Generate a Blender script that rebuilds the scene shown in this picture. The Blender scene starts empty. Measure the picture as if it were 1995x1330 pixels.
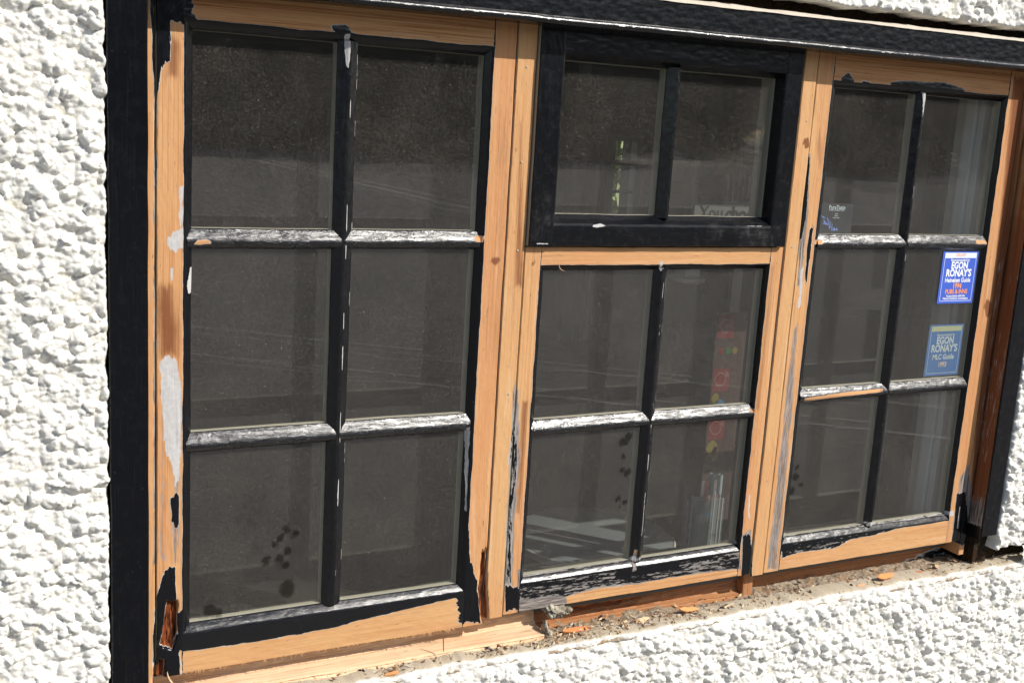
import bpy, math, random
import numpy as np
from mathutils import Matrix, Vector

# ------------------------------------------------------------------ camera
scene = bpy.context.scene
col = scene.collection
cam_d = bpy.data.cameras.new('camera')
cam = bpy.data.objects.new('camera', cam_d); col.objects.link(cam)
cam_d.sensor_width = 36.0
cam_d.lens = 39.99
cam_d.clip_start = 0.05; cam_d.clip_end = 400
right = Vector((0.88873906, -0.45449161, 0.05983518))
down = Vector((-0.03585104, -0.19903769, -0.97933585))
fwd = Vector((0.45700939, 0.86822887, -0.19318657))
m = Matrix((( right[0], -down[0], -fwd[0], 0.0),
            ( right[1], -down[1], -fwd[1], -2.0),
            ( right[2], -down[2], -fwd[2], 0.0),
            (0, 0, 0, 1)))
cam.matrix_world = m
scene.camera = cam

# ------------------------------------------------------------------ world, sun, exposure
SUN_DIR = Vector((.88, -1.0, 1.12)).normalized()
elev = math.asin(SUN_DIR.z)
az = math.atan2(SUN_DIR.x, SUN_DIR.y)
world = bpy.data.worlds.new('World'); scene.world = world; world.use_nodes = True
wn = world.node_tree; wn.nodes.clear()
sky = wn.nodes.new('ShaderNodeTexSky'); sky.sky_type = 'NISHITA'; sky.sun_disc = False
sky.sun_elevation = elev; sky.sun_rotation = az
sky.dust_density = 1.5
bg = wn.nodes.new('ShaderNodeBackground'); bg.inputs['Strength'].default_value = 0.115
wo = wn.nodes.new('ShaderNodeOutputWorld')
wn.links.new(sky.outputs[0], bg.inputs[0]); wn.links.new(bg.outputs[0], wo.inputs[0])
sun_d = bpy.data.lights.new('sun', 'SUN'); sun_d.energy = 4.3; sun_d.angle = math.radians(0.5)
sun_d.color = (1.0, 0.955, 0.88)
sun = bpy.data.objects.new('sun', sun_d); col.objects.link(sun)
sun.rotation_euler = SUN_DIR.to_track_quat('Z', 'Y').to_euler()
sun.location = (6, -8, 7)
scene.view_settings.view_transform = 'Standard'; scene.view_settings.look = 'None'
scene.view_settings.gamma = 1.0; scene.view_settings.use_curve_mapping = False
scene.view_settings.exposure = 0.34
scene.cycles.max_bounces = 10; scene.cycles.transparent_max_bounces = 24
scene.cycles.caustics_reflective = False; scene.cycles.caustics_refractive = False
scene.cycles.sample_clamp_indirect = 6.0

# ------------------------------------------------------------------ numpy noise
def _h(ix, iy, s):
    n = (ix.astype(np.int64) * 374761393 + iy.astype(np.int64) * 668265263 + int(s) * 974634777) & 0xFFFFFFFF
    n = ((n ^ (n >> 13)) * 1274126177) & 0xFFFFFFFF
    n = n ^ (n >> 16)
    return (n & 0xFFFFFF) / float(0xFFFFFF)
def vnoise(x, y, s=0):
    x = np.asarray(x, float); y = np.asarray(y, float)
    ix = np.floor(x); iy = np.floor(y); fx = x - ix; fy = y - iy
    fx = fx * fx * (3 - 2 * fx); fy = fy * fy * (3 - 2 * fy)
    a = _h(ix, iy, s); b = _h(ix + 1, iy, s); c = _h(ix, iy + 1, s); d = _h(ix + 1, iy + 1, s)
    return (a * (1 - fx) + b * fx) * (1 - fy) + (c * (1 - fx) + d * fx) * fy
def fbm(x, y, o=4, s=0):
    t = 0; amp = 0.5; tot = 0
    for k in range(o):
        t = t + amp * vnoise(x * 2 ** k + 17.3 * k, y * 2 ** k - 9.1 * k, s + k); tot += amp; amp *= 0.5
    return t / tot
def worley(x, y, s):
    ix = np.floor(x); iy = np.floor(y)
    best = np.full(x.shape, 9.0); rnd = np.zeros(x.shape)
    for dx in (-1, 0, 1):
        for dy in (-1, 0, 1):
            cx = ix + dx; cy = iy + dy
            px = cx + _h(cx, cy, s); py = cy + _h(cx, cy, s + 7)
            d = (px - x) ** 2 + (py - y) ** 2
            mk = d < best
            best = np.where(mk, d, best); rnd = np.where(mk, _h(cx, cy, s + 13), rnd)
    return np.sqrt(best), rnd
def sstep(a, b, x):
    t = np.clip((x - a) / (b - a), 0, 1); return t * t * (3 - 2 * t)

# ------------------------------------------------------------------ object helpers
WLOC = {}
def attach(o, parent):
    """parent while keeping coordinates given in metres of the place"""
    o.parent = parent; o.matrix_parent_inverse = Matrix.Translation(-WLOC.get(parent.name, Vector((0, 0, 0))))
def link(name, me, parent=None, mats=()):
    o = bpy.data.objects.new(name, me); col.objects.link(o)
    for mt in mats: me.materials.append(mt)
    if parent is not None: attach(o, parent)
    return o
def empty(name, loc, label, cat, group=None):
    o = bpy.data.objects.new(name, None); col.objects.link(o)
    o.location = loc; WLOC[o.name] = Vector(loc); o.empty_display_size = .1; tag(o, label, cat, group, 'thing')
    return o
def tag(o, label=None, cat=None, group=None, kind=None):
    if label: o['label'] = label
    if cat: o['category'] = cat
    if group: o['group'] = group
    if kind: o['kind'] = kind
    return o
def mesh_np(name, V, F, smooth=True, sharp=None):
    me = bpy.data.meshes.new(name)
    V = np.asarray(V, dtype=np.float32)
    quads = isinstance(F, np.ndarray)
    if quads:
        n = len(F)
        me.vertices.add(len(V)); me.vertices.foreach_set('co', V.ravel())
        me.loops.add(n * 4); me.loops.foreach_set('vertex_index', F.astype(np.int32).ravel())
        me.polygons.add(n); me.polygons.foreach_set('loop_start', np.arange(0, n * 4, 4, dtype=np.int32))
        me.update(calc_edges=True)
    else:
        me.from_pydata(V.tolist(), [], F)
        me.update()
    if not smooth: me.polygons.foreach_set('use_smooth', np.zeros(len(me.polygons), dtype=bool))
    if smooth:
        me.polygons.foreach_set('use_smooth', np.ones(len(me.polygons), dtype=bool))
        if sharp: me.set_sharp_from_angle(angle=math.radians(sharp))
    return me
def box_vf(x0, x1, y0, y1, z0, z1):
    V = [(x0,y0,z0),(x1,y0,z0),(x1,y1,z0),(x0,y1,z0),(x0,y0,z1),(x1,y0,z1),(x1,y1,z1),(x0,y1,z1)]
    F = [(0,3,2,1),(4,5,6,7),(0,1,5,4),(1,2,6,5),(2,3,7,6),(3,0,4,7)]
    return V, F
def box(name, b, mat, parent=None, bevel=0.0):
    """box with optional chamfered long edges"""
    import bmesh
    V, F = box_vf(*b)
    me = bpy.data.meshes.new(name); me.from_pydata(V, [], F); me.update()
    if bevel:
        bm = bmesh.new(); bm.from_mesh(me)
        bmesh.ops.bevel(bm, geom=list(bm.edges), offset=bevel, segments=2, affect='EDGES', profile=.6)
        bm.to_mesh(me); bm.free()
    return link(name, me, parent, [mat])
def multi_box(name, boxes, mat, parent=None):
    V = []; F = []
    for b in boxes:
        v, f = box_vf(*b); k = len(V); V += v; F += [tuple(i + k for i in q) for q in f]
    me = bpy.data.meshes.new(name); me.from_pydata(V, [], F); me.update()
    return link(name, me, parent, [mat])

# ------------------------------------------------------------------ material helpers
class NT:
    def __init__(s, name):
        s.m = bpy.data.materials.new(name); s.m.use_nodes = True
        s.t = s.m.node_tree; s.t.nodes.clear(); s.out = s.t.nodes.new('ShaderNodeOutputMaterial')
    def n(s, t, **kw):
        nd = s.t.nodes.new('ShaderNode' + t)
        for k, v in kw.items(): setattr(nd, k, v)
        return nd
    def l(s, a, b): s.t.links.new(a, b)
    def v(s, x, sock):
        if isinstance(x, (int, float)): sock.default_value = x
        elif isinstance(x, tuple):
            sock.default_value = x if len(x) == len(sock.default_value) else (*x, 1)
        else: s.l(x, sock)
    def math(s, op, a, b=0.0, c=0.0, clamp=False):
        nd = s.n('Math', operation=op); nd.use_clamp = clamp
        s.v(a, nd.inputs[0]); s.v(b, nd.inputs[1]); s.v(c, nd.inputs[2]); return nd.outputs[0]
    def mix(s, f, a, b):
        nd = s.n('Mix', data_type='RGBA'); s.v(f, nd.inputs[0]); s.v(a, nd.inputs[6]); s.v(b, nd.inputs[7]); return nd.outputs[2]
    def mixf(s, f, a, b):
        nd = s.n('Mix', data_type='FLOAT'); s.v(f, nd.inputs[0]); s.v(a, nd.inputs[2]); s.v(b, nd.inputs[3]); return nd.outputs[0]
    def noise(s, vec, scale=1, detail=3, rough=.55, dist=0):
        nd = s.n('TexNoise'); s.l(vec, nd.inputs['Vector']); nd.inputs['Scale'].default_value = scale
        nd.inputs['Detail'].default_value = detail; nd.inputs['Roughness'].default_value = rough
        nd.inputs['Distortion'].default_value = dist; return nd.outputs['Fac']
    def ss(s, x, a, b):
        nd = s.n('MapRange', interpolation_type='SMOOTHSTEP'); s.v(x, nd.inputs[0])
        nd.inputs[1].default_value = a; nd.inputs[2].default_value = b; return nd.outputs[0]
    def scale(s, vec, sx, sy, sz=1):
        nd = s.n('VectorMath', operation='MULTIPLY'); s.l(vec, nd.inputs[0]); nd.inputs[1].default_value = (sx, sy, sz); return nd.outputs[0]
    def attr(s, name):
        nd = s.n('Attribute', attribute_type='GEOMETRY', attribute_name=name); return nd
    def obj(s): return s.n('TexCoord').outputs['Object']
    def geo(s): return s.n('NewGeometry').outputs['Position']
    def bump(s, h, dist, strength=1.0, prev=None):
        nd = s.n('Bump'); nd.inputs['Strength'].default_value = strength; nd.inputs['Distance'].default_value = dist
        s.l(h, nd.inputs['Height'])
        if prev is not None: s.l(prev, nd.inputs['Normal'])
        return nd.outputs[0]
    def bsdf(s, base, rough=.6, normal=None, spec=.5, **kw):
        b = s.n('BsdfPrincipled'); s.v(base, b.inputs['Base Color']); s.v(rough, b.inputs['Roughness'])
        s.v(spec, b.inputs['Specular IOR Level'])
        if normal is not None: s.l(normal, b.inputs['Normal'])
        for k, v in kw.items(): s.v(v, b.inputs[k])
        s.l(b.outputs[0], s.out.inputs[0]); return b

def simple(name, rgb, rough=.6, var=.12, sc=40, bump=.0, spec=.4):
    t = NT(name); p = t.geo(); n = t.noise(p, sc, 4)
    c = t.mix(n, tuple(x * (1 - var) for x in rgb), tuple(min(1, x * (1 + var)) for x in rgb))
    nm = t.bump(t.noise(p, sc * 3, 3), bump) if bump else None
    t.bsdf(c, rough, nm, spec); return t.m

# ---- timber / paint (masks come from mesh attributes, fine relief from noise)
def make_timber():
    t = NT('timber_and_flaking_paint')
    gc = t.attr('gc').outputs['Vector']
    A = t.n('SeparateColor'); t.l(t.attr('A').outputs['Color'], A.inputs[0]); Aa = t.attr('A').outputs['Alpha']
    B = t.n('SeparateColor'); t.l(t.attr('B').outputs['Color'], B.inputs[0]); Ba = t.attr('B').outputs['Alpha']
    paint, prim, stain_shade = A.outputs; grey = Aa
    tone, grain, rot = B.outputs; dust = Ba
    fine = t.noise(t.scale(gc, 14, 900), 1, 2, .6)
    wave = t.noise(t.scale(gc, 2.2, 150, 3), 1, 3, .55, .35)
    wave2 = t.noise(t.scale(gc, 3, 420, 2), 1, 2, .6)
    late = t.ss(t.math('MULTIPLY_ADD', wave2, .60, t.math('MULTIPLY', wave, .45)), .50, .66)
    hv = t.noise(t.scale(gc, 1.6, 16, 2), 1, 3, .6)
    t0 = tone; tone = t.math('ADD', tone, t.math('MULTIPLY', t.math('SUBTRACT', hv, .5), 2.2), clamp=True)
    c = t.mix(tone, (.56, .275, .122), (.595, .350, .160))
    c = t.mix(t.math('SUBTRACT', t0, 1.0, clamp=True), c, (.74, .56, .37))
    blot = t.noise(t.scale(gc, 5, 25), 1, 4, .6)
    c = t.mix(t.math('MULTIPLY', t.ss(blot, .35, .8), .6), c, (.56, .28, .12))
    c2 = t.n('Mix', data_type='RGBA', blend_type='MULTIPLY'); t.l(t.math('MULTIPLY', late, t.math('MULTIPLY', grain, .85)), c2.inputs[0]); t.l(c, c2.inputs[6]); c2.inputs[7].default_value = (.62, .42, .27, 1)
    c = c2.outputs[2]
    c3 = t.n('Mix', data_type='RGBA', blend_type='MULTIPLY'); t.l(t.math('MULTIPLY', t.ss(fine, .52, .75), .4), c3.inputs[0]); t.l(c, c3.inputs[6]); c3.inputs[7].default_value = (.60, .42, .28, 1)
    c = c3.outputs[2]
    # short dark scores and nicks
    nick = t.noise(t.scale(gc, 45, 300), 1, 2, .5)
    c = t.mix(t.math('MULTIPLY', t.ss(nick, .70, .76), .75), c, (.13, .055, .025))
    soil = t.noise(t.scale(gc, 7, 60), 1, 5, .7)
    c = t.mix(t.math('MULTIPLY', t.ss(soil, .54, .74), .5), c, (.33, .19, .10))
    pale = t.noise(t.scale(gc, 4, 90, 5), 1, 3, .6)
    c = t.mix(t.math('MULTIPLY', t.ss(pale, .56, .72), .4), c, (.68, .46, .28))
    flk = t.noise(t.scale(gc, 130, 520), 1, 2, .5)
    c = t.mix(t.math('MULTIPLY', t.ss(flk, .735, .77), .7), c, (.70, .62, .50))
    c = t.mix(t.math('MULTIPLY', t.ss(t.math('MULTIPLY_ADD', wave2, .5, stain_shade), .45, 1.05), .85), c, (.16, .045, .014))
    gstreak = t.noise(t.scale(gc, 16, 340), 1, 3, .65)
    gm = t.ss(t.math('ADD', grey, t.math('MULTIPLY', t.math('SUBTRACT', gstreak, .5), 1.4)), .45, .62)
    gcol = t.mix(t.ss(gstreak, .3, .7), (.06, .05, .045), (.36, .31, .28))
    c = t.mix(gm, c, gcol)
    rn = t.noise(t.scale(gc, 18, 160), 1, 4, .65)
    rcol = t.mix(t.ss(rn, .35, .65), (.012, .006, .004), (.30, .075, .018))
    rm = t.ss(t.math('ADD', rot, t.math('MULTIPLY', t.math('SUBTRACT', rn, .5), .5)), .4, .6)
    c = t.mix(rm, c, rcol)
    # primer / filler
    pn = t.noise(t.scale(gc, 45, 330), 1, 4, .65)
    pm = t.ss(t.math('ADD', prim, t.math('MULTIPLY', t.math('SUBTRACT', pn, .5), 1.1)), .47, .58)
    primc = t.mix(t.noise(gc, 160, 3), (.38, .37, .365), (.60, .585, .57))
    c = t.mix(pm, c, primc)
    # black gloss with a pale edge of the older coats
    f1 = t.noise(t.scale(gc, 70, 330), 1, 4, .65); f2 = t.noise(t.scale(gc, 14, 130), 1, 3, .6)
    pv = t.math('ADD', paint, t.math('MULTIPLY', t.math('SUBTRACT', t.math('MULTIPLY_ADD', f2, .5, t.math('MULTIPLY', f1, .5)), .5), 1.0))
    edge = t.ss(pv, .34, .41); black = t.ss(pv, .50, .54)
    ec = t.mix(f1, (.30, .29, .28), (.62, .60, .56))
    ec = t.mix(t.math('MULTIPLY', grey, .8, clamp=True), ec, t.mix(gstreak, (.07, .06, .055), (.30, .27, .25)))
    c = t.mix(edge, c, ec)
    dn = t.noise(t.scale(gc, 60, 60), 1, 5, .7)
    bcol = t.mix(t.math('MULTIPLY', t.ss(dn, .45, .8), t.math('MULTIPLY_ADD', dust, .35, .012)), (.0036, .0041, .0058), (.20, .19, .18))
    br = t.noise(t.scale(gc, 9, 300), 1, 4, .7)
    bcol = t.mix(t.math('MULTIPLY', t.ss(br, .55, .8), t.math('MULTIPLY_ADD', dust, .25, .04)), bcol, (.20, .20, .20))
    spk = t.noise(t.scale(gc, 420, 420), 1, 1, .5)
    bcol = t.mix(t.math('MULTIPLY', t.ss(spk, .79, .82), .4), bcol, (.4, .4, .38))
    c = t.mix(black, c, bcol)
    # relief
    bm = t.attr('bm').outputs['Fac']
    wr = t.noise(t.scale(gc, 95, 420), 1, 5, .62)
    vo = t.n('TexVoronoi', feature='DISTANCE_TO_EDGE')
    wv = t.n('VectorMath', operation='ADD'); wsc = t.n('VectorMath', operation='SCALE'); nz = t.n('TexNoise'); t.l(gc, nz.inputs['Vector']); nz.inputs['Scale'].default_value = 90
    t.l(nz.outputs['Color'], wsc.inputs[0]); wsc.inputs['Scale'].default_value = .02; t.l(gc, wv.inputs[0]); t.l(wsc.outputs[0], wv.inputs[1])
    t.l(t.scale(wv.outputs[0], 75, 170, 20), vo.inputs['Vector'])
    crack = t.math('SUBTRACT', 1.0, t.ss(vo.outputs['Distance'], .0, .07))
    crack = t.math('MULTIPLY', crack, t.math('MULTIPLY', t.ss(f2, .45, .6), t.ss(bm, .5, 1.0)))
    wr = t.math('SUBTRACT', wr, t.math('MULTIPLY', crack, .9))
    hb = t.math('MULTIPLY_ADD', wr, .55, t.math('MULTIPLY', dn, .25))
    hw = t.math('MULTIPLY_ADD', fine, .25, t.math('MULTIPLY', gstreak, .2))
    h = t.mixf(black, hw, t.math('MULTIPLY_ADD', hb, bm, .9))
    nm = t.bump(h, .0011)
    coat = t.noise(t.scale(gc, 35, 90), 1, 3, .6)
    rb = t.math('MULTIPLY_ADD', t.math('MULTIPLY', t.ss(coat, .3, .7), t.math('MULTIPLY_ADD', bm, .9, .05)), .18, t.math('MULTIPLY_ADD', dust, .25, t.math('MULTIPLY_ADD', bm, -.05, .20)))
    r = t.mixf(black, .72, rb)
    sp = t.mixf(black, .25, t.math('MULTIPLY_ADD', bm, .80, .12))
    t.bsdf(c, r, nm, sp)
    return t.m
TIMBER = make_timber()
CREAM = simple('cream_inside_paint', (.38, .36, .28), .5, .08, 30)
BLUEGREY = simple('blue_grey_inside_paint', (.72, .77, .80), .45, .08, 20)

def make_stucco():
    t = NT('white_roughcast')
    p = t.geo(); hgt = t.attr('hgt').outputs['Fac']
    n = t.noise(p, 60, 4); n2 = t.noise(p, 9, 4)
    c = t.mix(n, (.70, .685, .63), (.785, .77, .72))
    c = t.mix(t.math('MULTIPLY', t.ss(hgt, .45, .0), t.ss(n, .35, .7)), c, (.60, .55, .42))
    c = t.mix(t.math('MULTIPLY', t.ss(n2, .55, .75), .45), c, (.60, .56, .47))
    dirt = t.attr('dirt').outputs['Fac']
    c = t.mix(t.math('MULTIPLY', t.ss(t.math('ADD', dirt, t.math('MULTIPLY', n, .6)), .65, 1.1), .8), c, (.34, .27, .17))
    spk = t.noise(p, 260, 1)
    c = t.mix(t.ss(spk, .775, .80), c, (.22, .18, .12))
    nm = t.bump(t.noise(p, 330, 4, .6), .0012)
    t.bsdf(c, .75, nm, .25); return t.m
STUCCO = make_stucco()

def make_dirt(name, a, b, c3, sc=120):
    t = NT(name); p = t.geo(); n = t.noise(p, sc, 5, .7); n2 = t.noise(p, sc * .2, 4)
    c = t.mix(t.ss(n, .35, .65), a, b); c = t.mix(t.ss(n2, .5, .66), c, c3)
    t.bsdf(c, .9, t.bump(n, .003), .15); return t.m
LEDGE = make_dirt('dusty_mortar_bed', (.20, .155, .11), (.40, .325, .24), (.30, .20, .12))
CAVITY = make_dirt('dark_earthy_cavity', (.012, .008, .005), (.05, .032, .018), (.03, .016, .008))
FILLER = make_dirt('old_grey_filler', (.26, .23, .17), (.46, .42, .34), (.16, .13, .09))

def make_glass(name, dusty):
    t = NT(name)
    geo = t.n('NewGeometry')
    dot = t.n('VectorMath', operation='DOT_PRODUCT'); t.l(geo.outputs['Normal'], dot.inputs[0]); t.l(geo.outputs['Incoming'], dot.inputs[1])
    f = t.math('SUBTRACT', 1.0, t.math('ABSOLUTE', dot.outputs['Value']))
    fr = t.math('MULTIPLY_ADD', t.math('POWER', f, 5.0), .94, .055)
    tr = t.n('BsdfTransparent'); tr.inputs[0].default_value = (.968, .968, .955, 1)
    gl = t.n('BsdfGlossy'); gl.inputs['Roughness'].default_value = 0.02 if dusty else .0
    p = geo.outputs['Position']
    if dusty:
        pass
    mx = t.n('MixShader'); t.l(fr, mx.inputs[0]); t.l(tr.outputs[0], mx.inputs[1]); t.l(gl.outputs[0], mx.inputs[2])
    sh = mx.outputs[0]
    if dusty:
        clean = t.attr('clean').outputs['Fac']
        n1 = t.noise(p, 420, 3, .85); n2 = t.noise(p, 7, 5, .6); n3 = t.noise(p, 2600, 1, .5)
        str_ = t.noise(t.scale(p, 90, 1, 30), 1, 3)
        amt = t.math('MULTIPLY', t.math('MULTIPLY_ADD', n2, .050, .006), t.math('MULTIPLY_ADD', t.ss(n1, .40, .74), 1.9, .26))
        amt = t.math('MULTIPLY', amt, t.math('MULTIPLY_ADD', str_, .5, .75))
        amt = t.math('ADD', amt, t.math('MULTIPLY', t.ss(t.noise(p, 420, 1, .5), .785, .80), .45))
        amt = t.math('MULTIPLY', amt, t.math('SUBTRACT', 1.0, t.ss(t.math('ADD', clean, t.math('MULTIPLY', n1, .35)), .55, .8)), clamp=True)
        df = t.n('BsdfDiffuse'); df.inputs[0].default_value = (.60, .56, .50, 1)
        m2 = t.n('MixShader'); t.l(amt, m2.inputs[0]); t.l(sh, m2.inputs[1]); t.l(df.outputs[0], m2.inputs[2]); sh = m2.outputs[0]
        dk = t.n('BsdfDiffuse'); dk.inputs[0].default_value = (.010, .009, .008, 1); m3 = t.n('MixShader')
        t.l(t.math('MULTIPLY', t.ss(t.math('ADD', clean, t.math('MULTIPLY', t.noise(p, 130, 4, .8), 1.1)), .80, 1.25), .50), m3.inputs[0]); t.l(sh, m3.inputs[1]); t.l(dk.outputs[0], m3.inputs[2]); sh = m3.outputs[0]
    t.l(sh, t.out.inputs[0]); return t.m
GLASS = make_glass('dusty_window_glass', True)
GLASS2 = make_glass('inner_glass', False)

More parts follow.
